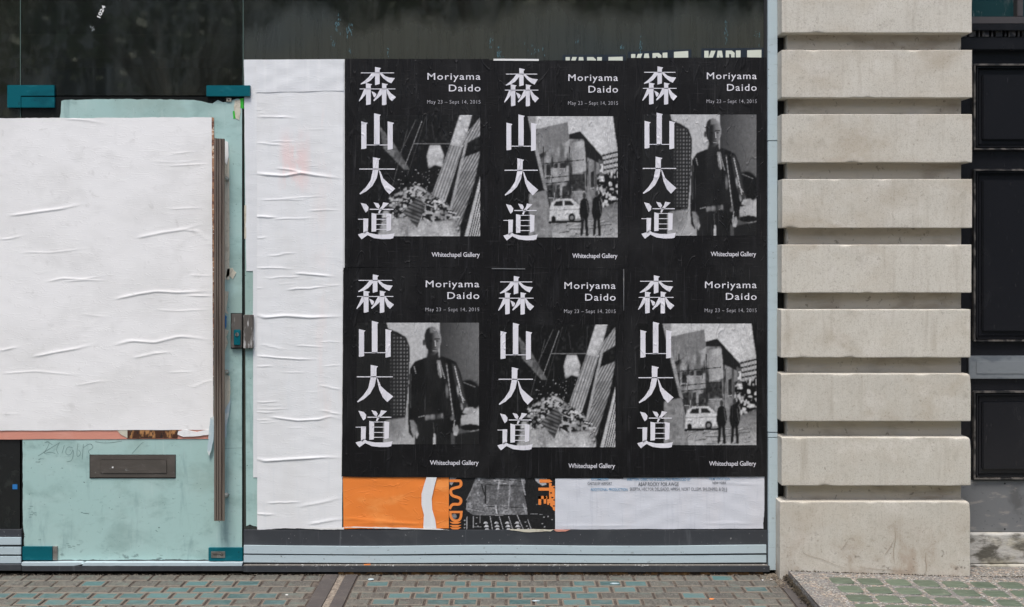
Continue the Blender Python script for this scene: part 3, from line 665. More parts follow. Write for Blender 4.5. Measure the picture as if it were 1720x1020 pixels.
# right: white sheets on the window
sheet('white_strip', m_bluewhite, (409.5, 100.5), (579, 99.5), (579, 455), (413.5, 455.5), -.0002, sx=12, sz=3, seed=31, rough=(.3, 0, .5, .8), label='cool white back sheet reaching up beside the upper teal door fitting', cat='paper sheet', und=.0003)
sheet('white_strip', m_bluewhite, (425, 455.6), (579, 455.6), (579, 802), (425.3, 802), -.0001, sx=20, sz=4, seed=33, rough=(.3, 0, .5, .4), label='narrow white back sheet edge running below the lock keeper on the window', cat='paper sheet', und=.0004)
c2 = [rc(433, 500, 196, .003, 2, 3), ([(433, 181), (442, 194), (447, 199)], .0025, 2), ([(466, 196), (480, 199)], .002, 1.5), rc(433, 480, 241, .003, 2, 4), rc(455, 500, 238, .002, 1.6),
      ([(432, 292), (447, 294), (478, 296), (505, 291), (530, 295), (578, 301)], .0065, 3.4), ([(466, 283), (490, 286), (515, 293)], .004, 2), rc(440, 520, 337, .0028, 1.8, -2), rc(475, 545, 333, .002, 1.6, -3),
      rc(432, 465, 365, .005, 2.6), rc(463, 530, 369, .0028, 1.8, -2), rc(520, 570, 354, .0025, 1.6, -1), rc(432, 448, 399, .004, 2, 2), rc(452, 498, 431, .003, 1.8, -6),
      rc(433, 495, 450, .0035, 2, 2), rc(498, 563, 459, .005, 2.6, 7), rc(452, 505, 468, .0025, 1.8, -4), rc(484, 555, 487, .004, 2, -5), rc(540, 577, 480, .002, 1.6), rc(432, 440, 485, .003, 1.6),
      ([(432, 530), (445, 534), (480, 531), (520, 534), (576, 532)], .0065, 3.6), rc(440, 480, 579, .0028, 1.8, 9), rc(500, 545, 581, .0028, 1.8, 3), rc(432, 535, 599, .0045, 2.2, 6), rc(433, 460, 616, .003, 2),
      rc(475, 515, 626, .0018, 1.6), rc(538, 576, 647, .003, 2, 10), rc(540, 576, 690, .003, 2, 8), ([(455, 701), (500, 707), (535, 705), (555, 700), (576, 707)], .0052, 2.6), rc(433, 470, 676, .003, 1.6), rc(433, 465, 693, .003, 1.6),
      rc(433, 458, 706, .0025, 1.6), rc(440, 480, 681, .0015, 1.2), rc(433, 470, 688, .002, 1.2), ([(432, 771), (445, 775), (490, 772), (540, 769), (574, 769)], .0068, 3.4), rc(450, 508, 845, .0035, 2, -1), rc(432, 463, 863, .0042, 2, 3),
      rc(505, 577, 852, .0028, 4, -16), rc(520, 577, 880, .004, 4, -8), rc(540, 575, 575, .002, 1.5), rc(545, 577, 616, .002, 1.5, -2), rc(433, 470, 710, .0015, 1.2)]
for _ in range(16):
    yy = R.uniform(195, 760); xx = R.uniform(432, 545); c2.append(rc(xx, xx+R.uniform(12, 40), yy, R.uniform(.0008, .0016), 1.2, R.uniform(-2, 2), 1))
sheet('white_sheet', m_pinkstain_sheet, (431.5, 101.5), (577.5, 100.3), (574.5, 887.5), (432, 889), -.0022, c2, sx=4, sz=1.1, seed=35, rough=(.3, .3, 2.0, .4), label='tall creased white paper sheet pasted between the teal door and the black posters', cat='paper sheet', und=.0003)
sheet('white_patch', m_bluewhite, (430, 101.2), (577.2, 100.2), (577.2, 152.5), (430.5, 155.5), -.0034, sx=8, sz=3, seed=37, rough=(.3, .2, .8, .5), label='short cool white paper patch across the top of the tall white sheet', cat='paper sheet', und=.0010)

# ------------------------------------------------------------------ the six black posters
def conv(lst, ox, oy, s): return [((ox+x/s)-604, (oy+y/s)-113) for x, y in lst]
K1 = [[(198,172),(555,172),(555,180),(198,180)], [(350,112),(415,125),(400,142),(400,295),(350,308)],
 [(312,181),(350,181),(350,205),(302,258),(255,286),(200,300),(195,293),(240,260),(285,218)], [(400,181),(425,181),(460,210),(502,226),(562,232),(525,288),(488,272),(440,235),(408,196)],
 [(185,344),(568,344),(568,352),(185,352)], [(252,285),(320,298),(305,312),(305,512),(280,518),(255,520)], [(232,353),(254,353),(254,402),(216,448),(182,482),(177,475),(208,412)],
 [(312,372),(345,386),(366,402),(357,428),(340,440),(330,420)], [(425,285),(490,298),(472,312),(472,515),(450,521),(425,522)], [(403,353),(424,353),(424,407),(390,440),(340,480),(332,470),(370,418)],
 [(473,353),(488,353),(520,395),(575,435),(532,480),(502,450),(480,395)],
 [(203,696),(272,712),(258,728),(258,984),(235,990),(203,992)], [(340,608),(412,625),(400,640),(400,948),(375,954),(340,955)], [(485,696),(555,712),(540,728),(540,990),(515,996),(485,1000)], [(258,944),(485,944),(485,952),(258,952)]]
K2 = [[(145,170),(450,170),(450,178),(145,178)], [(262,72),(325,85),(312,98),(310,180),(295,250),(258,318),(205,365),(152,392),(147,384),(200,332),(242,270),(262,180)],
 [(312,179),(325,195),(350,255),(400,300),(453,342),(403,390),(365,350),(335,285)],
 [(158,464),(205,475),(225,500),(220,530),(200,547),(180,512)], [(268,460),(308,468),(322,490),(312,514),(292,502)], [(350,459),(400,467),(372,492),(332,530),(318,556),(307,550),(318,516),(340,490)],
 [(235,515),(438,515),(438,523),(235,523)], [(250,550),(292,558),(290,708),(250,712)], [(378,553),(420,560),(416,698),(378,708)],
 [(290,557),(378,557),(378,563),(290,563)], [(290,601),(378,601),(378,607),(290,607)], [(290,646),(378,646),(378,652),(290,652)], [(290,688),(378,688),(378,694),(290,694)],
 [(135,601),(180,601),(180,607),(135,607)], [(180,598),(222,598),(219,702),(190,728),(180,722)],
 [(134,734),(178,722),(208,704),(232,722),(300,735),(380,735),(448,724),(436,766),(410,773),(340,774),(272,766),(216,740),(166,776),(148,756)]]
KAN = [conv(p, 575, 95, 6.376) for p in K1] + [conv(p, 575, 250, 5.1) for p in K2]

_txt = {}
def text_geo(s, bold=0, space=1.0):
    key = (s, bold, space)
    if key in _txt: return _txt[key]
    c = bpy.data.curves.new('t', 'FONT'); c.body = s; c.size = 1; c.offset = bold; c.space_character = space; c.resolution_u = 3
    o = bpy.data.objects.new('t', c); COL.objects.link(o); bpy.context.view_layer.update()
    me = bpy.data.meshes.new_from_object(o.evaluated_get(bpy.context.evaluated_depsgraph_get()))
    v = np.array([tuple(p.co) for p in me.vertices]); f = [tuple(p.vertices) for p in me.polygons]
    bpy.data.objects.remove(o); bpy.data.curves.remove(c); bpy.data.meshes.remove(me)
    _txt[key] = (v, f); return v, f
def text_px(mb, s, x0, x1, ytop, ybase, yf, bold=0, space=1.0, caph=.73, rot=0, m=0):
    """lettering fitted between pixels x0..x1, capitals reaching ytop, baseline ybase"""
    v, f = text_geo(s, bold, space)
    a, b = v[:, 0].min(), v[:, 0].max()
    X = x0+(v[:, 0]-a)/(b-a)*(x1-x0); Y = ybase-v[:, 1]/caph*(ybase-ytop)
    if rot:
        cx, cy = (x0+x1)/2, (ytop+ybase)/2; c, s_ = math.cos(rot), math.sin(rot); X, Y = cx+(X-cx)*c-(Y-cy)*s_, cy+(X-cx)*s_+(Y-cy)*c
    k = (D+yf)/FPX
    mb.add(np.column_stack([(X-860)*k, np.full(len(X), yf), HZ-(Y-423)*k]).tolist(), f, m)

# small painter for the printed photographs (generic stand-ins for the gallery's pictures)
class Canvas:
    def __init__(s, w_, h_, v=0.):
        s.w, s.h = w_, h_; s.X, s.Y = np.meshgrid((np.arange(w_)+.5)/w_, (np.arange(h_)+.5)/h_, indexing='ij'); s.a = np.full((w_, h_), float(v))
    def inside(s, pts):
        ins = np.zeros_like(s.a, bool); n = len(pts)
        for i in range(n):
            x0, y0 = pts[i]; x1, y1 = pts[(i+1) % n]
            if y0 == y1: continue
            c = ((s.Y >= min(y0, y1)) & (s.Y < max(y0, y1))) & (s.X < x0+(s.Y-y0)*(x1-x0)/(y1-y0)); ins ^= c
        return ins
    def poly(s, pts, v, al=1.): m = s.inside(pts); s.a[m] = s.a[m]*(1-al)+(v[m] if isinstance(v, np.ndarray) else v)*al
    def ell(s, cx, cy, rx, ry, v, al=1.): m = ((s.X-cx)/rx)**2+((s.Y-cy)/ry)**2 < 1; s.a[m] = s.a[m]*(1-al)+(v[m] if isinstance(v, np.ndarray) else v)*al
    def line(s, p, q, wd, v, al=1.):
        ex, ey = q[0]-p[0], q[1]-p[1]; t = np.clip(((s.X-p[0])*ex+(s.Y-p[1])*ey)/(ex*ex+ey*ey), 0, 1)
        m = np.hypot(s.X-p[0]-t*ex, s.Y-p[1]-t*ey) < wd; s.a[m] = s.a[m]*(1-al)+v*al
    def noise(s, sx, sy, seed):
        r = np.random.default_rng(seed); gx, gy = max(2, int(sx)), max(2, int(sy)); g_ = r.random((gx+2, gy+2))
        u, v = s.X*gx, s.Y*gy; i, j = u.astype(int), v.astype(int); fu, fv = u-i, v-j; fu = fu*fu*(3-2*fu); fv = fv*fv*(3-2*fv)
        return (g_[i, j]*(1-fu)+g_[i+1, j]*fu)*(1-fv)+(g_[i, j+1]*(1-fu)+g_[i+1, j+1]*fu)*fv
    def blur(s, k=1):
        for _ in range(k):
            p = np.pad(s.a, 1, mode='edge'); s.a = (p[:-2, 1:-1]+p[2:, 1:-1]+p[1:-1, :-2]+p[1:-1, 2:]+4*s.a)/8
N_ = 200
def soft(c, pts, v, k=2, al=1.):
    m = c.inside(pts).astype(float)
    for _ in range(k):
        p = np.pad(m, 1, mode='edge'); m = (p[:-2, 1:-1]+p[2:, 1:-1]+p[1:-1, :-2]+p[1:-1, 2:]+2*m)/6
    m = m*al; c.a = c.a*(1-m)+v*m
def softell(c, cx, cy, rx, ry, v, k=2, al=1.):
    t = np.linspace(0, 2*math.pi, 28, endpoint=False); soft(c, [(cx+rx*math.cos(a), cy+ry*math.sin(a)) for a in t], v, k, al)
def finish(c, seed, g=.3):
    r = np.random.default_rng(seed); n = r.random(c.a.shape)
    c.a = np.where(c.a < .12, c.a*(c.a/.12)**.35, c.a)
    c.a = np.clip(c.a*1.05*(1-g/2+g*c.noise(60, 60, seed))*(1-g*.6+g*1.2*n), .004, .8); c.blur(1); return c
def pic_alley():
    c = Canvas(N_, N_, .010); c.a += .05*np.clip(c.noise(30, 40, 1)*c.noise(60, 60, 14)-.35, 0, 1)
    soft(c, [(.17, .09), (.28, .22), (.42, .45), (.37, .45), (.2, .27)], .07+.16*c.noise(60, 60, 2)*c.noise(12, 12, 3), 1)
    for a, b, v in (((.52, .05), (.38, .42), .2), ((.47, .04), (.30, .40), .09), ((.40, .12), (.22, .8), .07), ((.55, .02), (.40, .5), .05), ((.60, .06), (.62, .2), .05)): c.line(a, b, .0028, v)
    st = .5+.5*np.sin((c.X+c.Y*.36)*250)
    soft(c, [(.83, 0), (.93, 0), (.86, .27), (.75, .25)], .36+.16*c.noise(40, 40, 3), 1); soft(c, [(.75, .25), (.86, .27), (.71, .72), (.60, .66)], .15+.26*st*(.6+.6*c.noise(20, 20, 33)), 1)
    c.line((.945, 0), (.72, .72), .006, .02)
    st2 = .5+.5*np.sin((c.X*.9+c.Y*.5)*280)
    soft(c, [(1, .02), (1, .17), (.82, .27), (.88, .16)], .12+.22*st2, 1); soft(c, [(1, .30), (.84, .36), (.73, .85), (.83, .92), (.95, .55)], .08+.26*st2*(.5+.7*c.noise(9, 14, 34)), 1); soft(c, [(.88, .2), (.9, .2), (.76, .8), (.73, .85)], .34, 1)
    soft(c, [(1, .5), (1, 1), (.87, 1)], .40+.1*c.noise(30, 30, 35), 1)
    for k in range(6): c.line((1.0, .60+k*.08), (.905+k*.018, 1), .004, .04)
    r1 = c.noise(34, 40, 5); r2 = c.noise(70, 80, 6); r3 = c.noise(16, 18, 7)
    rub = np.clip((r1*.5+r2*.5-.42)*5, 0, 1)*(.25+.75*r3)
    soft(c, [(.25, .68), (.36, .62), (.44, .56), (.52, .60), (.60, .66), (.70, .70), (.78, .80), (.83, .92), (.83, 1), (.16, 1), (.20, .80)], rub*.60+.012, 3)
    for k in range(60):
        rr = random.Random(k); x, y = rr.uniform(.24, .80), rr.uniform(.68, .97); a = rr.uniform(-1.2, 1.2); L_ = rr.uniform(.02, .07)
        if y > .62+abs(x-.5)*.4: c.line((x, y), (x+L_*math.cos(a), y+L_*math.sin(a)), rr.uniform(.003, .008), rr.choice((.012, .02, .35, .5, .55, .2)))
    low = np.clip((c.Y-.82)*6, 0, 1); soft(c, [(.2, .86), (.4, .84), (.6, .88), (.78, .86), (.83, 1), (.16, 1)], .22+.38*low*c.noise(20, 12, 8)+.1*c.noise(80, 80, 88), 4, .8)
    st3 = .5+.5*np.sin((c.X*.4-c.Y)*200); soft(c, [(.36, .80), (.50, .66), (.545, .76), (.48, .93)], .03+.16*st3*c.noise(20, 20, 9), 1)
    soft(c, [(.585, .25), (.665, .25), (.70, .33), (.685, .43), (.63, .41), (.575, .44), (.56, .34)], .25+.35*c.noise(9, 30, 7), 2); c.line((.45, .24), (.75, .235), .0025, .2)
    m = (c.noise(90, 90, 12)*c.noise(100, 95, 13) > .62) & (c.Y < .66) & (c.Y > .45) & (c.X < .68) & (c.X > .28); c.a[m] = .35
    return finish(c, 71, .35)
def pic_street():
    c = Canvas(N_, N_, .45); c.a += .12*c.noise(5, 5, 1)-.04*c.Y
    soft(c, [(.22, .12), (.56, .05), (.58, .30), (.30, .37), (.24, .3)], .13+.05*c.noise(80, 4, 3)+.05*c.noise(9, 9, 36), 1)
    grime = c.noise(16, 7, 2)*.6+c.noise(50, 22, 21)*.4
    wall = .03+.55*np.clip(grime-.28, 0, 1)
    soft(c, [(.25, .34), (.57, .20), (.57, .15), (.66, .13), (.86, .34), (.88, .8), (.3, .8)], wall, 1)
    soft(c, [(.59, .22), (.71, .20), (.72, .45), (.60, .48)], .18+.30*c.noise(12, 14, 37), 2); soft(c, [(.40, .43), (.57, .41), (.57, .53), (.40, .55)], .14+.26*c.noise(22, 10, 38), 2)
    soft(c, [(.57, .15), (.67, .125), (.87, .34), (.88, .47), (.72, .36), (.70, .19), (.57, .19)], .018, 1); soft(c, [(.73, .34), (.86, .40), (.87, .63), (.75, .6)], .05+.25*c.noise(50, 5, 6), 1)
    rr = random.Random(4)
    for (x, y, w_, h_) in ((.30, .40, .05, .08), (.37, .39, .04, .10), (.44, .39, .03, .04), (.49, .38, .05, .05), (.38, .56, .05, .11), (.46, .56, .03, .12), (.51, .57, .05, .11), (.60, .48, .11, .14), (.31, .58, .05, .14), (.76, .45, .03, .14), (.81, .47, .03, .12)):
        soft(c, [(x, y+.01), (x+w_, y), (x+w_+.003, y+h_), (x, y+h_)], .012+.05*c.noise(60, 60, 7), 1)
        c.line((x, y+h_+.004), (x+w_, y+h_), .003, .38)
    for y in (.38, .50, .545, .66): c.line((.27, y+.02), (.70, y-.02), .0035, .02)
    for x in (.345, .575, .72): c.line((x, .25), (x+.01, .8), .0035, .02)
    for k in range(14): x = rr.uniform(.3, .85); y = rr.uniform(.3, .65); c.line((x, y), (x+rr.uniform(-.01, .01), y+rr.uniform(.04, .12)), .0025, rr.choice((.02, .4, .02)))
    soft(c, [(.86, .31), (.97, .27), (1, .28), (1, .55), (.90, .55)], .38, 1)
    for k in range(6): c.line((.87, .325+k*.040), (1, .295+k*.042), .008, .04)
    for k in range(4): c.line((.89+k*.03, .30), (.90+k*.03, .52), .002, .2)
    clut = np.clip((c.noise(40, 60, 9)*c.noise(70, 40, 19)-.18)*2.2, 0, .5); soft(c, [(.82, .50), (1, .44), (1, .74), (.80, .80)], clut+.008, 2); soft(c, [(.83, .36), (.865, .37), (.88, .54), (.85, .54)], .10+.45*(c.noise(24, 60, 39) > .5), 1)
    soft(c, [(.3, .80), (.62, .78), (.86, .76), (1, .70), (1, 1), (.3, 1)], .10+.34*np.clip(c.Y-.70, 0, .3)*3*(.5+.6*c.noise(20, 60, 10)), 2)
    for k in range(26): x = rr.uniform(.42, .95); y = rr.uniform(.84, .99); c.line((x, y), (x+rr.uniform(.02, .12), y-rr.uniform(0, .02)), .0025, rr.choice((.05, .45, .1)))
    soft(c, [(.58, .66), (.66, .60), (.74, .64), (.70, .70)], .30, 8, .6)
    soft(c, [(0, 0), (.21, 0), (.26, .22), (.38, .62), (.42, 1), (0, 1)], .010, 1); soft(c, [(.21, 0), (.28, 0), (.27, .18), (.33, .4), (.35, .5), (.38, .62), (.35, .6), (.26, .24)], .20+.15*c.noise(20, 20, 40), 1)
    soft(c, [(.22, .64), (.37, .61), (.42, .88), (.42, 1), (.22, 1)], .13+.14*c.noise(30, 30, 15), 2)
    # parked estate car and two passers-by seen from behind
    soft(c, [(.40, .76), (.42, .71), (.46, .685), (.60, .68), (.65, .73), (.675, .75), (.675, .84), (.40, .86)], .52, 1); soft(c, [(.43, .742), (.455, .70), (.515, .695), (.515, .738)], .02, 1); soft(c, [(.53, .737), (.53, .695), (.585, .695), (.62, .732)], .025, 1)
    c.line((.40, .775), (.67, .765), .003, .25); softell(c, .595, .835, .030, .036, .012, 1); softell(c, .595, .835, .014, .017, .2, 1); softell(c, .435, .85, .022, .03, .012, 1); c.line((.40, .875), (.68, .865), .008, .015)
    for x, b in ((.705, 0), (.815, .015)):
        softell(c, x, .655-b, .016, .024, .05, 1); soft(c, [(x-.013, .675-b), (x+.013, .675-b), (x+.035, .695-b), (x+.046, .78), (x+.036, .83), (x+.026, .845), (x-.030, .845), (x-.042, .82), (x-.044, .77), (x-.036, .70-b)], .012, 1)
        soft(c, [(x-.030, .83), (x, .83), (x-.010, .965), (x-.022, .985), (x-.034, .985)], .012, 1); soft(c, [(x, .83), (x+.026, .83), (x+.038, .975), (x+.030, .99), (x+.012, .985)], .012, 1)
        c.line((x+.02, .70), (x+.035, .80), .003, .09)
    soft(c, [(.985, 0), (1, 0), (1, .3), (.97, .12), (.955, 0)], .01, 1)
    return finish(c, 72, .35)
def pic_sitter():
    c = Canvas(N_, N_, .02)
    soft(c, [(.22, 0), (.68, 0), (.68, 1), (.22, 1)], .42-.08*c.Y+.04*c.noise(5, 5, 1), 1); soft(c, [(.68, -.1), (1.1, -.1), (1.1, 1.1), (.68, 1.1)], .045+.11*np.clip((c.X-.68)*2.6, 0, 1)*np.clip(1.2-c.Y*1.2, 0, 1)+.03*c.Y, 2)
    soft(c, [(.80, .74), (1, .70), (1, .95), (.86, .84)], .34+.1*c.noise(8, 8, 41), 4); softell(c, .91, .60, .11, .13, .012, 3); softell(c, .93, .86, .085, .028, .012, 1); soft(c, [(.8, .92), (1, .88), (1, 1.1), (.8, 1.1)], .02, 2); c.line((.87, .49), (.97, .53), .003, .15)
    # knitted sleeve at the left edge
    kn = .025+.16*((np.sin(c.X*230) > .25) & (np.sin(c.Y*210) > .1))*np.clip((c.X-.24)*7, 0, 1)
    soft(c, [(.16, -.1), (.22, -.1), (.26, .05), (.34, .08), (.405, .12), (.435, .20), (.43, .45), (.405, .72), (.40, .80), (.3, .84), (.14, .8)], .02, 1); soft(c, [(.27, .09), (.38, .115), (.425, .20), (.42, .45), (.395, .76), (.28, .78)], kn, 1)
    soft(c, [(.24, .80), (.40, .78), (.40, .86), (.34, .97), (.25, 1)], .10+.22*c.noise(7, 7, 2), 3)
    # head: turned a little, one side in deep shade
    soft(c, [(.585, .22), (.665, .22), (.68, .33), (.56, .33)], .025, 2)
    head = [(.615, .035), (.650, .045), (.676, .075), (.688, .115), (.688, .165), (.678, .205), (.660, .245), (.635, .268), (.612, .262), (.585, .235), (.565, .20), (.556, .16), (.552, .11), (.565, .065), (.588, .042)]
    lit = np.clip((c.X-.612)*9, 0, 1)
    soft(c, head, .022+.40*lit*(.75+.35*c.noise(24, 24, 6))*(1-.35*np.clip((c.Y-.17)*9, 0, 1)), 1)
    softell(c, .550, .165, .012, .026, .05, 1)
    soft(c, [(.60, .03), (.655, .045), (.675, .075), (.60, .085)], .30, 4, .5)
    c.line((.640, .134), (.676, .136), .0045, .03); softell(c, .658, .152, .013, .006, .02, 1); c.line((.645, .160), (.672, .160), .002, .12); softell(c, .606, .152, .012, .006, .008, 1)
    soft(c, [(.628, .15), (.636, .15), (.640, .196), (.616, .200)], .05, 1, .9); c.line((.640, .150), (.645, .192), .003, .50); c.line((.618, .203), (.645, .203), .003, .03)
    c.line((.615, .225), (.655, .223), .004, .05); c.line((.622, .234), (.648, .234), .003, .30); soft(c, [(.60, .25), (.65, .25), (.64, .27), (.61, .27)], .05, 2, .6)
    # dark open jacket, trousers, hands
    body = [(.565, .285), (.600, .30), (.66, .30), (.695, .275), (.76, .30), (.81, .325), (.845, .40), (.875, .52), (.905, .66), (.935, .72), (.90, .755), (.855, .76), (.845, .86), (.80, .92), (.77, .90), (.77, 1.1), (.47, 1.1), (.475, .92), (.46, .95), (.425, .90), (.42, .78), (.425, .55), (.435, .38), (.475, .32)]
    soft(c, body, .012+.03*np.clip(c.noise(12, 8, 43)-.5, 0, 1), 1)
    fold = np.clip((c.noise(34, 7, 44)-.48)*3, 0, 1)
    soft(c, [(.775, .33), (.815, .35), (.85, .46), (.885, .62), (.905, .70), (.86, .72), (.83, .60), (.80, .48)], .05+.42*fold, 2); soft(c, [(.70, .33), (.745, .34), (.76, .55), (.80, .80), (.77, .80), (.73, .6)], .02+.24*fold, 2)
    for a, b, v in (((.80, .36), (.87, .66), .45), ((.735, .35), (.785, .75), .28), ((.68, .32), (.72, .46), .30), ((.47, .36), (.485, .42), .22), ((.445, .42), (.44, .70), .06), ((.82, .45), (.84, .52), .5), ((.84, .58), (.88, .64), .4), ((.80, .80), (.79, .88), .3)): c.line(a, b, .0035, v)
    soft(c, [(.655, .31), (.685, .31), (.705, .42), (.685, .46), (.665, .42)], .13+.12*c.noise(30, 30, 45), 1); c.line((.672, .33), (.692, .45), .0025, .5)
    soft(c, [(.55, .765), (.705, .745), (.715, .785), (.56, .80)], .03+.26*c.noise(60, 8, 46)**2, 3); c.line((.51, .775), (.55, .765), .004, .2)
    hand = .12+.30*c.noise(24, 24, 47)
    soft(c, [(.435, .80), (.465, .80), (.495, .85), (.505, .92), (.490, .955), (.475, .92), (.465, .94), (.45, .90)], hand, 1); soft(c, [(.785, .86), (.82, .84), (.835, .88), (.815, .93), (.79, .92)], hand, 1); soft(c, [(.885, .70), (.945, .695), (.975, .715), (.96, .745), (.90, .75), (.865, .74)], .25+.25*c.noise(30, 30, 48), 1)
    soft(c, [(.630, .91), (.642, .91), (.650, 1.1), (.615, 1.1)], .45, 1); c.line((.625, .82), (.635, .91), .003, .07)
    return finish(c, 73, .25)
PICS = {'A': pic_alley(), 'B': pic_street(), 'C': pic_sitter()}
def picgrid(name, mat, parent, cv, px0, py0, px1, py1, yf, col=None):
    nx, ny = cv.w, cv.h; k = (D+yf)/FPX
    X, Y = np.meshgrid(np.linspace(px0, px1, nx), np.linspace(py0, py1, ny), indexing='ij')
    mb = MB(); mb.v = np.column_stack([((X-860)*k).ravel(), np.full(X.size, yf), (HZ-(Y-423)*k).ravel()]).tolist()
    I, J = np.meshgrid(np.arange(nx-1), np.arange(ny-1), indexing='ij'); q = (I*ny+J).ravel(); mb.f = np.column_stack([q+1, q+ny+1, q+ny, q]).tolist(); mb.m = [0]*len(mb.f)
    return mb.build(name, mat, parent, ac=(col.reshape(-1, 3) if col is not None else cv.a.ravel()*np.array(1.)))
POSTERS = [  # corners TL TR BR BL, kanji left x, right text x, top y, vertical scale, picture
 ((580, 99), (822, 99.5), (822, 450), (579, 449), 604, 807, 113, 1.0, 'A', 'black gallery poster at upper left with a picture of leaning boards and rubble'),
 ((819.5, 101.5), (1054, 102), (1056, 452), (820, 451), 848, 1038, 115, 1.0, 'B', 'black gallery poster in the middle of the upper row with a street and building picture'),
 ((1052.5, 97.5), (1288.5, 96.5), (1288, 448), (1056, 449), 1080, 1271, 112, 1.0, 'C', 'black gallery poster at upper right, beside the pale corner post, with a portrait picture'),
 ((577, 449.5), (824, 450), (822, 802.5), (574, 801), 600, 805, 461.5, 1.003, 'C', 'black gallery poster at lower left, above the orange poster, with a portrait picture'),
 ((820.5, 451.5), (1048, 451), (1047, 804), (822, 803), 838, 1034, 464, 1.012, 'A', 'black gallery poster in the middle of the lower row with a picture of leaning boards'),
 ((1049, 448.5), (1288, 447), (1286.5, 800.5), (1045, 802.5), 1073, 1271, 463, 1.003, 'B', 'black gallery poster at lower right, above the film credits sheet, with a street picture')]
for i, (tl, tr, br, bl, kx, rx, ky, vsx_, pic, lab) in enumerate(POSTERS):
    yb = -.0040-.0016*(i % 2)-(.0008 if i in (3, 4, 5) else 0)-(.0012 if i == 5 else 0)
    o = sheet('gallery_poster', m_black, tl, tr, br, bl, yb, sx=12, sz=12, seed=50+i*17, rough=(.5, .6, .6, .6), und=.00002, label=lab, cat='poster', group='black gallery posters pasted on the shop window')
    sxx = (rx-kx)/203.; T = lambda u, v: (kx+u*sxx, ky+v*vsx_)
    yp = yb-.0006; yt = yp-.0005
    x0, y0 = T(-1, 80.5); x1, y1 = T(202.5, 284)
    picgrid('printed_picture', m_photo, o, PICS[pic], x0, y0, x1, y1, yp)
    mb = MB()
    for p in KAN: prism([T(*q) for q in p], yt, None, mb)
    mb.build('japanese_lettering', m_ink, o)
    mb = MB()
    a = T(114, 0)[0]; text_px(mb, 'Moriyama', a, rx, T(0, 9.2)[1], T(0, 21)[1], yt, bold=.004, space=1.14)
    a = T(150, 0)[0]; text_px(mb, 'Daido', a, rx, T(0, 28.6)[1], T(0, 40.6)[1], yt, bold=.004, space=1.14)
    mb.build('name_lettering', m_ink, o)
    mb = MB(); text_px(mb, 'May 23 – Sept 14, 2015', T(113.5, 0)[0], rx, T(0, 54.8)[1], T(0, 61.3)[1], yt, bold=-.006, space=1.12); mb.build('date_lettering', m_inkdim, o)
    mb = MB(); text_px(mb, 'Whitechapel Gallery', T(121, 0)[0], rx-1, T(0, 310.5)[1], T(0, 318.5)[1], yt, bold=.006, space=.95); mb.build('gallery_lettering', m_ink, o)
# slivers of older paper between the posters
for nm, pts, lab in (('paper_sliver', [(829, 98.8), (905, 99.2), (905, 102.5), (829, 102)], 'thin white paper sliver above the upper middle poster'),
                ('paper_sliver', [(826, 450.4), (882, 451.2), (882, 452.6), (826, 452)], 'thin grey paper sliver along the top edge of the lower middle poster'),
                ('paper_sliver', [(1046.6, 452), (1048.6, 452), (1048.2, 522), (1047.4, 522)], 'thin grey vertical paper sliver at the right edge of the lower middle poster')):
    tag(prism(pts, -.0075, -.0070).build(nm, m_scrap if pts[0][1] < 200 else m_kick), lab, 'paper scrap')

# ------------------------------------------------------------------ strips of older posters below
ob = sheet('orange_poster', m_orange, (576, 799), (754, 799), (754, 888), (577, 888), -.0015, [([(655, 812), (657, 835), (663, 850)], .004, 3), ([(668, 805), (672, 850), (690, 862)], .003, 3), rc(580, 700, 872, .003, 3, 8), rc(600, 740, 880, .003, 2.5)], sx=3, sz=2, seed=91, rough=(.2, .2, 1.2, .3), label='bright orange poster strip below the lower left black poster', und=.0006)
mb = MB(); L = [(717, 800), (712, 815), (708, 830), (708, 848), (712, 865), (711, 888)]; Rr = [(733, 888), (731, 873), (726, 856), (725, 838), (729, 820), (734, 800)]
prism(L+Rr, -.0062, -.0058).build('white_swoosh', m_bluewhite, ob)
# dark poster with orange lettering, denim shorts and a mixing desk
c = Canvas(200, 110, .013); X, Y = c.X, c.Y
def q(x, y): return ((740+x/7.82-754)/179, (795+y/7.82-803)/86)
dn = .05+.20*c.noise(26, 12, 1)*c.noise(70, 40, 2)*1.7*(.6+.6*c.noise(6, 9, 77))
c.poly([q(*p) for p in [(470, 60), (1090, 60), (1110, 130), (1090, 280), (1120, 400), (1140, 540), (430, 545), (335, 480), (345, 380), (400, 240)]], dn+.03)
for a, b, v in (((600, 90), (1050, 130), .02), ((590, 170), (1060, 190), .02), ((590, 180), (590, 400), .02), ((770, 110), (740, 350), .35), ((770, 150), (860, 156), .4), ((910, 160), (890, 470), .3), ((540, 170), (580, 300), .02), ((350, 470), (560, 500), .3), ((600, 440), (1080, 450), .02), ((720, 430), (740, 530), .45), ((490, 70), (500, 120), .5), ((520, 75), (505, 120), .5), ((1060, 100), (1110, 300), .3), ((1080, 400), (1120, 530), .3), ((345, 360), (470, 120), .2)):
    c.line(q(*a), q(*b), .006, v)
c.poly([q(*p) for p in [(640, 230), (890, 230), (870, 420), (640, 410)]], .05+.07*c.noise(40, 20, 5), .5)
for a, b in (((350, 560), (345, 720)), ((520, 540), (520, 640)), ((650, 560), (680, 720)), ((770, 560), (820, 720)), ((890, 560), (950, 735)), ((1000, 540), (1090, 735)), ((430, 560), (430, 700)), ((1140, 600), (1190, 730)), ((560, 540), (820, 550)), ((1180, 530), (1330, 535)), ((440, 690), (530, 690))): c.line(q(*a), q(*b), .004, .3)
for x in (590, 730, 870, 1000): 
    for k, y in enumerate((640, 680, 720)): c.poly([q(x-30+k*8, y+12), q(x-10+k*8, y-18), q(x+15+k*8, y-18), q(x+38+k*8, y+12)], .5)
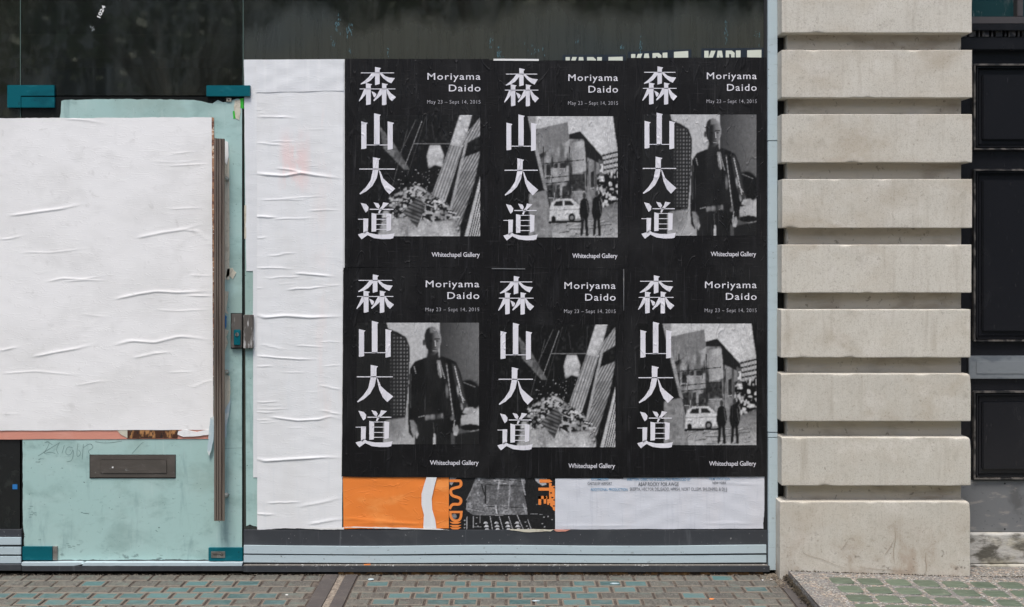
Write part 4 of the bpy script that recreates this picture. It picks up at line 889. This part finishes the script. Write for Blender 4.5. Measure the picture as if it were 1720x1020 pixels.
for x, y in ((320, 610), (320, 660), (315, 700), (480, 575), (470, 650), (490, 680), (1110, 630), (1130, 680), (1150, 710), (1350, 570), (1405, 560), (1330, 650), (1360, 690), (1460, 600)): c.ell(*q(x, y), .008, .012, .3)
c.poly([q(*p) for p in [(1215, 60), (1400, 60), (1380, 170), (1330, 185), (1250, 130)]], .42); c.poly([q(*p) for p in [(120, 70), (220, 70), (150, 180), (120, 160)]], .3*np.ones_like(c.a)); c.ell(*q(180, 560), .025, .05, .2)
c.a *= .7+.6*c.noise(90, 50, 4)
db = picgrid('dark_music_poster', m_colprint, None, c, 754, 800, 933.5, 891, -.0018, np.repeat(c.a[..., None], 3, 2)*np.array([1, 1.0, 1.03]))
tag(db, 'dark poster strip with denim shorts and a mixing desk, between orange and lilac paper', 'poster')
Z = lambda pts: [(740+x/7.82, 795+y/7.82) for x, y in pts]
mb = MB()
stroke(Z([(115, 100), (225, 98), (262, 100), (272, 140), (258, 178), (170, 196), (135, 215), (133, 265), (160, 300), (235, 318), (268, 340), (268, 385), (240, 412), (170, 405), (140, 425), (118, 470)]), 4.7, -.0026, mb, sm=3)
for a, b in (((115, 495), (290, 495)), ): pass
prism(Z([(115, 495), (290, 495), (290, 525), (115, 525)]), -.0026, None, mb); stroke(Z([(130, 520), (130, 570), (165, 625), (240, 625), (270, 575), (270, 520)]), 4.2, -.00262, mb)
for y in (650, 690, 722): prism(Z([(115, y-10), (275, y-10), (230, y+16), (160, y+16)]), -.0026, None, mb)
mb.build('orange_lettering', m_orangeink, db)
mb = MB()
prism(Z([(1300, 80), (1430, 80), (1470, 110), (1430, 125), (1300, 125)]), -.0026, None, mb)
prism(Z([(1285, 190), (1425, 190), (1425, 130), (1460, 130), (1460, 150), (1500, 170), (1505, 500), (1475, 480), (1475, 455), (1440, 425), (1440, 395), (1425, 395), (1425, 230), (1285, 230)]), -.0026, None, mb)
for r in ([(1285, 300), (1425, 340)], [(1285, 300), (1322, 415)], [(1355, 300), (1388, 400)], [(1400, 300), (1425, 415)]):
    (a, b), (c_, d_) = r; prism(Z([(a, b), (c_, b), (c_, d_), (a, d_)]), -.0027, None, mb)
mb.build('orange_lettering', m_orangeink, db)
mb = MB()
for x, y in ((1470, 160), (1495, 190), (1468, 320), (1495, 352), (1450, 260), (1490, 430)): prism(Z([(x-14, y-8), (x+14, y-8), (x+14, y+8), (x-14, y+8)]), -.0028, None, mb)
mb.build('letter_gaps', m_blackframe, db)
cr_ = sheet('credits_poster', m_credit, (932.5, 800), (1285, 796), (1283, 888), (932.5, 889.5), -.0026, [rc(1220, 1284, 812, .003, 2, 2), rc(935, 1100, 884, .002, 3), rc(1180, 1282, 880, .002, 3), ([(1281, 800), (1278, 880)], .004, 3)], sx=5, sz=2, seed=95, rough=(.2, 1.6, .5, .3), und=.0007, label='pale lilac film credits sheet below the lower right black poster')
mb = MB(); yf = -.0052
text_px(mb, 'RECOMMENDED', 993, 1022, 803.4, 807, yf, .004); text_px(mb, 'WRITTEN, DIRECTED & EXECUTIVE PRODUCED BY', 1053, 1160, 803, 807.6, yf, .004); text_px(mb, 'FILM LOCATION', 1192, 1226, 802.4, 806.4, yf, .004); text_px(mb, 'ADDITIONAL PRODUCTION', 992, 1054, 819.8, 824.6, yf, .006)
mb.build('blue_lettering', m_blueink, cr_)
mb = MB(); text_px(mb, 'CASTLE BY AIRPORT', 987, 1028, 809.8, 814.4, yf, .006); text_px(mb, 'A$AP ROCKY FOR AWGE', 1072, 1140, 809.8, 816.2, yf, .006); text_px(mb, 'NEW YORK', 1197, 1220, 808.8, 813.2, yf, .006); text_px(mb, 'SKEPTA, HECTOR DELGADO, HPRSH, NORT OLLEIM, SHLOHMO, & DJ JJ', 1058, 1221, 818.6, 824.4, yf, 0)
mb.build('dark_lettering', m_darkink, cr_)
# torn paper fringe along the bottom of the posters
for pts, mt_, nm, lab in (
    (rag([(576, 886), (690, 889), (730, 890), (755, 891), (740, 888.5), (600, 885)], .8, 6, 1), m_scrap, 'torn_fringe', 'torn white paper fringe under the orange poster strip'),
    (rag([(855, 889), (930, 889.5), (925, 893), (880, 894), (858, 891)], 1.3, 5, 2), m_cream, 'torn_fringe', 'torn cream paper fringe under the dark poster strip'),
    (rag([(930, 889.8), (958, 889.6), (950, 893), (934, 893)], .8, 5, 2), m_pink, 'torn_fringe', 'salmon paper remnant under the lilac credits sheet'),
    (rag([(515, 887), (577, 886), (578, 889.5), (540, 890)], 1., 5, 2), m_scrap, 'torn_fringe', 'white paper curl at the bottom corner of the tall white sheet')):
    tag(prism(pts, -.010, -.0085).build(nm, mt_), lab, 'paper scrap')

# ------------------------------------------------------------------ stickers, scratches, tape
for i, (x0, x1, yt_, yb_, rot, lab) in enumerate(((945, 1051, 92, 118, 0, 'leftmost dark sticker with cream capitals, nearly hidden by the upper middle poster'), (1055, 1161, 85, 112, -.045, 'middle dark sticker with cream capitals, tilted, above the upper right poster'), (1178, 1283, 81, 110, -.01, 'rightmost dark sticker with cream capitals, beside the corner post'))):
    dy = rot*(x1-x0)
    st = tag(prism([(x0, yt_-dy*.5), (x1, yt_+dy*.5), (x1, yb_+dy*.5), (x0, yb_-dy*.5)], .0028, .004).build('sticker', m_navy), lab, 'sticker', 'dark stickers above the posters')
    mb = MB(); yf = .0024
    H = 30
    GL = {'K': [[(0,0),(.38,0),(.38,.40),(.60,0),(1,0),(.70,.48),(1,1),(.62,1),(.38,.62),(.38,1),(0,1)]], 'A': [[(.28,0),(.72,0),(1,1),(.66,1),(.61,.8),(.39,.8),(.34,1),(0,1)]],
          'R': [[(0,0),(.7,0),(1,.14),(1,.42),(.8,.54),(1,.65),(1,1),(.64,1),(.6,.62),(.38,.6),(.38,1),(0,1)]], 'L': [[(0,0),(.5,0),(.5,.8),(1,.8),(1,1),(0,1)]]}
    for ch, a, b in (('K', 5, 24), ('A', 23, 39), ('R', 41, 56), ('L', 58, 74)):
        sk = dy/(x1-x0)
        for g_ in GL[ch]: prism([(x0+a+u*(b-a), yt_+4-dy*.5+(a+u*(b-a))*sk+v*H) for u, v in g_], yf, None, mb)
    ms = MB(); sk = dy/(x1-x0); oy = yt_+4-dy*.5
    for pts in ([(29.8, 17), (31, 7), (32.2, 17)], [(46.7, 5.5), (50, 6.5), (50, 11.5), (46.7, 12)]):
        prism([(x0+u, oy+u*sk+v) for u, v in pts], .0020, None, ms)
    ms.build('letter_counter', m_navy, st)
    mb.build('sticker_lettering', m_stickink, st)
    a, b = x0+77, x0+101; e = dy*.35
    prism([(a, yt_+4+e), (b, yt_+3.4+e+dy*.2), (b, yt_+24), (a, yt_+24)], .0024, .0028).build('sticker_panel', m_stickink, st)
mb = MB(); text_px(mb, '1024', 159, 181, 16.5, 22.5, .0024, bold=.03, rot=math.radians(-65)); mb.build('pen_number', m_scrap, shop)
mb = MB()
for _ in range(14):
    x, y = 156+R.gauss(0, 2.2), 47+R.gauss(0, 3); stroke([(x, y), (x+R.uniform(-2, 2), y+R.uniform(-2, 2))], .7, .0022, mb, sm=0)
mb.build('pen_marks', m_chalk, shop)
mb = MB()
for (cx, cy, n, sx_, sy_) in ((567, 40, 22, 2.5, 9), (586, 48, 20, 3, 6), (653, 84, 7, 1.2, 4), (588, 85, 4, .6, 4), (824, 68, 9, 1.5, 4), (838, 88, 22, 3, 5), (560, 70, 8, 2, 4), (1046, 78, 6, 2, 2), (1076, 76, 16, 2, 7), (1219, 50, 18, 1.8, 10), (1274, 58, 10, 2.5, 10), (897, 85, 12, 8, 5), (970, 68, 3, 2, 2)):
    for _ in range(n):
        x, y = cx+R.gauss(0, sx_), cy+R.gauss(0, sy_); stroke([(x, y), (x+R.uniform(-1.2, 1.2), y+R.uniform(1, 5))], R.uniform(.3, .8), .0024, mb, sm=0)
mb.build('scratches', m_cyanscr, shop)['kind'] = 'stuff'
mb = MB()
for k in range(16):
    x = 431+k*2.4+R.uniform(-1, 1); y = 60+R.uniform(-6, 14)-k*.6; stroke([(x+4, y-10), (x, y+R.uniform(10, 30))], .5, .0026, mb, taper=True, sm=1)
for k in range(26):
    x = R.uniform(560, 1270); y = R.uniform(12, 40); stroke([(x+R.uniform(0, 4), y-R.uniform(4, 12)), (x, y+R.uniform(4, 12))], .3, .0026, mb, taper=True, sm=0)
mb.build('wipe_streaks', M('wipe_streak', (.06, .068, .064), .8), shop)['kind'] = 'stuff'
def scrap(name, mat, pts, yf, yb, lab, cat='paper scrap', amp=.8, seed=1, parent=None):
    o = prism(rag(pts, amp, 4, seed), yf, yb).build(name, mat, parent)
    return tag(o, lab, cat) if not parent else o
scrap('tape_remnant', m_cream, [(394, 169), (403, 167), (404, 185), (402, 202), (396, 199), (393, 182)], -.0030, -.0014, 'torn cream tape on the teal door beside the green sticker', seed=2)
scrap('green_sticker', m_green, [(402, 166), (409, 165), (409, 183), (404, 181)], -.0026, -.0014, 'small bright green sticker under the upper teal fitting', 'sticker', .3)
scrap('green_sticker', m_green, [(391, 187), (394, 186), (396, 199), (392, 200)], -.0022, -.0014, 'tiny green sticker remnant beside the cream tape', 'sticker', .3)
scrap('tape_strip', m_cream, [(377, 262), (385, 266), (385.5, 470), (377, 470)], -.0030, -.0014, 'long cream tape strip running down beside the handle', amp=.5, seed=4)
scrap('paper_tag', m_scrap, [(373, 235), (383, 239), (384, 262), (381, 277), (374, 268)], -.0060, -.0014, 'white curled paper tab at the top of the handle', seed=5)
scrap('paper_flake', m_cream, [(382, 452), (390, 450), (397, 458), (391, 469), (385, 463), (379, 468)], -.0030, -.0014, 'cream paper flake right of the handle above the lock', seed=6)
scrap('paper_flake', m_cream, [(376, 488), (384, 490), (383, 500), (380, 520), (384, 528), (376, 524)], -.0030, -.0014, 'peeling cream strip right of the handle, level with the lock', seed=7)
scrap('paper_flake', m_cream, [(376, 552), (384, 556), (380, 566), (383, 576), (378, 590), (375, 585)], -.0030, -.0014, 'peeling cream flake right of the handle, left of the lock case', seed=8)
scrap('blue_smear', m_bluetape, [(376, 528), (381, 532), (380, 548), (376, 558)], -.0026, -.0014, 'blue paint smear just left of the lock case', 'paint mark', .8, 9)
scrap('tape_strip', m_cream, [(375, 628), (386, 632), (387, 660), (384, 690), (376, 690)], -.0030, -.0014, 'cream tape hanging beside the handle below its middle bolt', seed=10)
scrap('plastic_film', m_film, [(377, 690), (385, 675), (388, 665), (384, 700), (380, 715), (380, 735), (376, 735)], -.012, -.009, 'torn bluish plastic film hanging right of the handle', 'plastic film', 1.0, 12)
scrap('plastic_film', m_film, [(353, 702), (359, 700), (359, 735), (356, 752), (351, 766), (348, 758), (350, 735)], -.016, -.012, 'torn bluish plastic film hanging left of the handle at the sheet corner', 'plastic film', 1.2, 13)
scrap('blue_tape', m_bluetape, [(21, 814), (29, 814), (29, 822), (21, 822)], .002, .004, 'small blue tape square on the dark sidelight at left', 'tape', .5, 14)
scrap('tape_strip', m_cream, [(410.5, 345), (413.5, 345), (413.5, 400), (410.5, 402)], -.0008, .001, 'beige tape strip between door edge and white back sheet', amp=.3)
# litter on ledge and paving
scrap('orange_scrap', m_orangeink, [(611, 948.5), (622, 948), (622, 951.5), (612, 951.5)], -.030, -.024, 'small orange paper scrap lying on the sill ledge', amp=.4)
mb = MB()
for _ in range(60):
    x = R.choice([R.uniform(505, 600), R.uniform(625, 660), R.uniform(765, 820), R.uniform(1060, 1085), R.uniform(860, 1000)]); s = R.uniform(1, 5)
    prism([(x, 950), (x+s, 949.6), (x+s, 951.2), (x, 951.3)], -.032-R.random()*.001, -.028, mb)
tag(mb.build('paper_crumbs', m_scrap), 'white paper crumbs scattered on the sill ledge', 'debris', kind='stuff')
def ground_patch(name, mat, cx, cy, r, lab, cat, seed, ar=1.6, z=.0022):
    d = FPX*(HZ-z)/(cy-423); x0 = (cx-860)*d/FPX; y0 = d-D; n = 14
    v = [(x0+r*ar*math.cos(t)*(1+.5*wob(t*2, seed)), y0+r*math.sin(t)*(1+.5*wob(t*2.3, seed+1)), z+.0012*abs(wob(t, seed))) for t in np.linspace(0, 6.283, n, endpoint=False)]
    v2 = [(a, b, z-.002) for a, b, c_ in v]
    mb = MB(); mb.add(v+v2, [tuple(range(n))]+[(i, i+n, (i+1) % n+n, (i+1) % n) for i in range(n)])
    tag(mb.build(name, mat), lab, cat)
ground_patch('orange_scrap', m_orangeink, 1196, 1006, .006, 'small orange paper scrap on the grey paving bricks', 'paper scrap', 1)
ground_patch('paint_splash', m_strip, 623, 973, .012, 'pale paint splash on the paving right of the dark channel strips', 'paint mark', 2, 1.0)
ground_patch('paint_splash', m_strip, 1032, 980, .007, 'thin pale paint splash on a teal paving block', 'paint mark', 3, 2.6)
ground_patch('paint_splash', m_strip, 900, 1009, .006, 'faint white paint fleck on the teal paving near the middle', 'paint mark', 4, 2.4)
ground_patch('white_pellet', m_scrap, 482, 999, .004, 'white pellet lying on the paving left of the dark strips', 'litter', 5, 1.4)
ground_patch('white_pellet', m_scrap, 415, 959.8, .0035, 'tiny white pellet at the foot of the door threshold', 'litter', 6, 1.0)
ground_patch('white_pellet', m_scrap, 1281, 974, .004, 'small white pellet near the corner of the pier', 'litter', 6, 1.0)
ground_patch('white_pellet', m_scrap, 1295, 973, .004, 'small white pellet beside the gutter strip by the pier', 'litter', 7, 1.2)

# ------------------------------------------------------------------ black panelled door and its surround
YD = .10
bd = empty('panelled_door', P(1765, 893, YD), 'black gloss panelled door with steel letter plate, right of the stone pier', 'door')
DX0, DX1 = 1598, 1936
bx('door_leaf', m_blackdoor, bd, DX0, 84, DX1, 806, YD, YD+.05, bevel=0)
def moulding(y0, y1, x0=1636, x1=1897):
    for (ix, w_, yf) in ((0, 3.0, -.020), (4.5, 2.4, -.013), (8.5, 1.2, -.006)):
        mb = MB(); a0, a1, b0, b1 = x0+ix, x1-ix, y0+ix, y1-ix
        mb.pbox(a0, b0, a1, b0+w_, YD+yf, YD); mb.pbox(a0, b1-w_, a1, b1, YD+yf, YD); mb.pbox(a0, b0+w_, a0+w_, b1-w_, YD+yf, YD); mb.pbox(a1-w_, b0+w_, a1, b1-w_, YD+yf, YD)
        mb.build('panel_moulding', m_blackedge if ix == 0 else m_blackdoor, bd, bevel=.0015)
    bx('raised_panel', m_blackdoor, bd, x0+14.5, y0+18.5, x1-14.5, y1-17, YD-.012, YD, bevel=.004)
moulding(107, 252); moulding(284, 574); moulding(657, 806)
lt = bx('letter_plate', m_plate, bd, 1627.5, 598, 1905, 636.5, YD-.016, YD, bevel=.002)
bx('letter_flap', m_plate, bd, 1640, 607, 1893, 628, YD-.019, YD-.016, bevel=.001)
bx('kick_panel', m_kick, bd, DX0, 807, DX1, 893.5, YD-.004, YD+.05)
for sx_, sy_ in ((1688, 812.5), (1688, 889), (1860, 812.5), (1860, 889)): disc('screw', m_blackframe, bd, sx_, sy_, 1.5, YD-.006, YD-.004, 8)
# cornice with dentils, fanlight above
bx('cornice', m_blackdoor, bd, DX0, 62, DX1, 84, YD-.03, YD+.05, bevel=.004)
bx('cornice', m_blackdoor, bd, DX0, 40.5, DX1, 51.5, YD-.045, YD+.05, bevel=.003)
bx('frieze', m_blackdoor, bd, DX0, 51.5, DX1, 62, YD-.01, YD+.05, bevel=0)
proto = None
for k in range(15):
    x = 1619.5+k*22.2
    a = bx('dentil', m_blackedge, bd, x+8.5, 52, x+20, 62, YD-.030, YD-.01, bevel=.0015) if proto is None else dup(proto, wl(proto)+Vector((22.2*k*(D+YD-.03)/FPX, 0, 0)), bd)
    proto = proto or a
    b_ = bx('dentil', m_blackedge, bd, x+1.5, 52, x+4.5, 62, YD-.028, YD-.01, bevel=.001)
m_framegrey = M('charcoal_brown_frame', (.055, .05, .05), .45)
bx('fanlight_sill', m_framegrey, bd, DX0, 28, DX1, 40.5, YD-.02, YD+.05, bevel=.003)
bx('fanlight_bar', m_framegrey, bd, 1709, -240, 1719, 28, YD-.01, YD+.05, bevel=.003); bx('fanlight_bar', m_framegrey, bd, 1815, -240, 1825, 28, YD-.01, YD+.05, bevel=.003)
bx('fanlight_pane', M('grubby_teal_glass', (.012, .04, .045), .15, [((18, 18, 6), .54, .66, (.10, .12, .12), .6, 5, 1), ((60, 60, 20), .62, .7, (.2, .25, .25), .5, 4, 2)]), bd, DX0, -240, DX1, 28, YD+.03, YD+.04, bevel=0)
bx('door_gap_strip', m_blackframe, bd, DX0, 893.5, DX1, 897.5, YD+.0, YD+.05, bevel=0)  # black strip put in for the shaded gap under the door
mb = MB(); stone(mb, P(1617, 0, YD-.03).x, P(DX1, 0, YD-.03).x, YD-.035, YD+.1, P(0, 947, YD-.035).z, P(0, 897, YD-.035).z, 5, r0=.006, chips=6)
th = empty('door_step', P(1765, 967, YD), 'weathered stained stone step under the black panelled door', 'step'); mb.build('step_stone', m_oldstone, th, smooth=True, wn=True)
mb = MB(); stone(mb, P(1617, 0, YD-.05).x, P(DX1, 0, YD-.05).x, YD-.052, YD+.1, P(0, 972, YD-.052).z, P(0, 949.5, YD-.052).z, 9, r0=.004, chips=5)
mb.build('step_plinth', m_oldstone, th, smooth=True)
bx('wall_core', m_room, None, 1300, -420, 1960, 974, .285, .5, bevel=0)
o = bpy.data.objects['wall_core']; o['kind'] = 'structure'; o.name = 'wall_core'

# ------------------------------------------------------------------ street behind the camera, mirrored in the upper glass
hb = empty('terrace_building', (0, -19, 0), 'brick terrace across the street, seen only as a reflection in the dark glass', 'building')
mb = MB(); mb.box((-30, -24, -.14), (30, -19, 9)); mb.build('wall', m_facade, hb)
mb = MB(); mb.box((-30.1, -24, 9), (30.1, -18.8, 9.4)); mb.box((-30, -19, 3.4), (30, -18.9, 3.7)); mb.build('cornice', m_stucco, hb)
for fl in range(3):
    for k in range(18):
        x = -28.5+k*3.3; z = .9+fl*2.9
        mb = MB(); mb.box((x-.65, -18.96, z), (x+.65, -18.86, z+.08)); mb.box((x-.65, -18.96, z+1.62), (x+.65, -18.88, z+1.75)); mb.box((x-.65, -18.96, z+.08), (x-.55, -18.9, z+1.62)); mb.box((x+.55, -18.96, z+.08), (x+.65, -18.9, z+1.62)); mb.box((x-.03, -18.96, z+.08), (x+.03, -18.92, z+1.62))
        f = mb.build('window', m_stucco, hb); mb = MB(); mb.box((x-.55, -18.99, z+.08), (x+.55, -18.97, z+1.62)); mb.build('pane', m_doorglass, f)
def tree(x, y, h, seed, lab):
    rr = random.Random(seed); t = empty('street_tree', (x, y, -.14), lab, 'tree', 'street trees reflected in the glass')
    mb = MB(); tips = []
    def limb(p, q_, r0, r1, n=7):
        d = (q_-p).normalized(); u = d.orthogonal().normalized(); v_ = d.cross(u); v0 = []
        for (c_, rd) in ((p, r0), (p.lerp(q_, .5)+Vector((rr.uniform(-.08, .08),)*3), (r0+r1)/2), (q_, r1)): v0 += [c_+(u*math.cos(a)+v_*math.sin(a))*rd for a in [6.283*i/n for i in range(n)]]
        mb.add(v0, [(k*n+i, k*n+(i+1) % n, k*n+n+(i+1) % n, k*n+n+i) for k in range(2) for i in range(n)])
    base = Vector((x, y, -.14)); top = base+Vector((.1, .1, h*.42)); limb(base, top, .2, .14)
    for k in range(9):
        a = k*2.4; e = top+Vector((math.cos(a)*h*.26*rr.uniform(.7, 1.2), math.sin(a)*h*.26, h*rr.uniform(.12, .5))); limb(top, e, .09, .03); tips.append(e)
        for j in range(2): e2 = e+Vector((rr.uniform(-1, 1), rr.uniform(-1, 1), rr.uniform(0, .9))); limb(e, e2, .03, .01); tips.append(e2)
    mb.build('trunk', m_bark, t)
    mb = MB()
    for e in tips:
        for _ in range(170):
            p = e+Vector((rr.gauss(0, .5), rr.gauss(0, .5), rr.gauss(0, .42))); s = rr.uniform(.06, .12); n1 = Vector((rr.gauss(0, 1), rr.gauss(0, 1), rr.gauss(0, 1))).normalized(); u = n1.orthogonal().normalized()*s; v_ = n1.cross(u)
            mb.add([p-u, p-v_*.6, p+u, p+v_*.6], [(0, 1, 2, 3)])
    o = mb.build('crown', m_leaf, t)
for i, x in enumerate((-9, -4.6, -.4, 4.2, 8.6)):
    tree(x, -11.5+.8*math.sin(i*2), 7.2+.5*math.sin(i), 11+i, 'leafy street tree reflected in the upper glass, %s' % ('at the far left', 'left of the middle', 'near the middle', 'right of the middle', 'at the far right')[i])
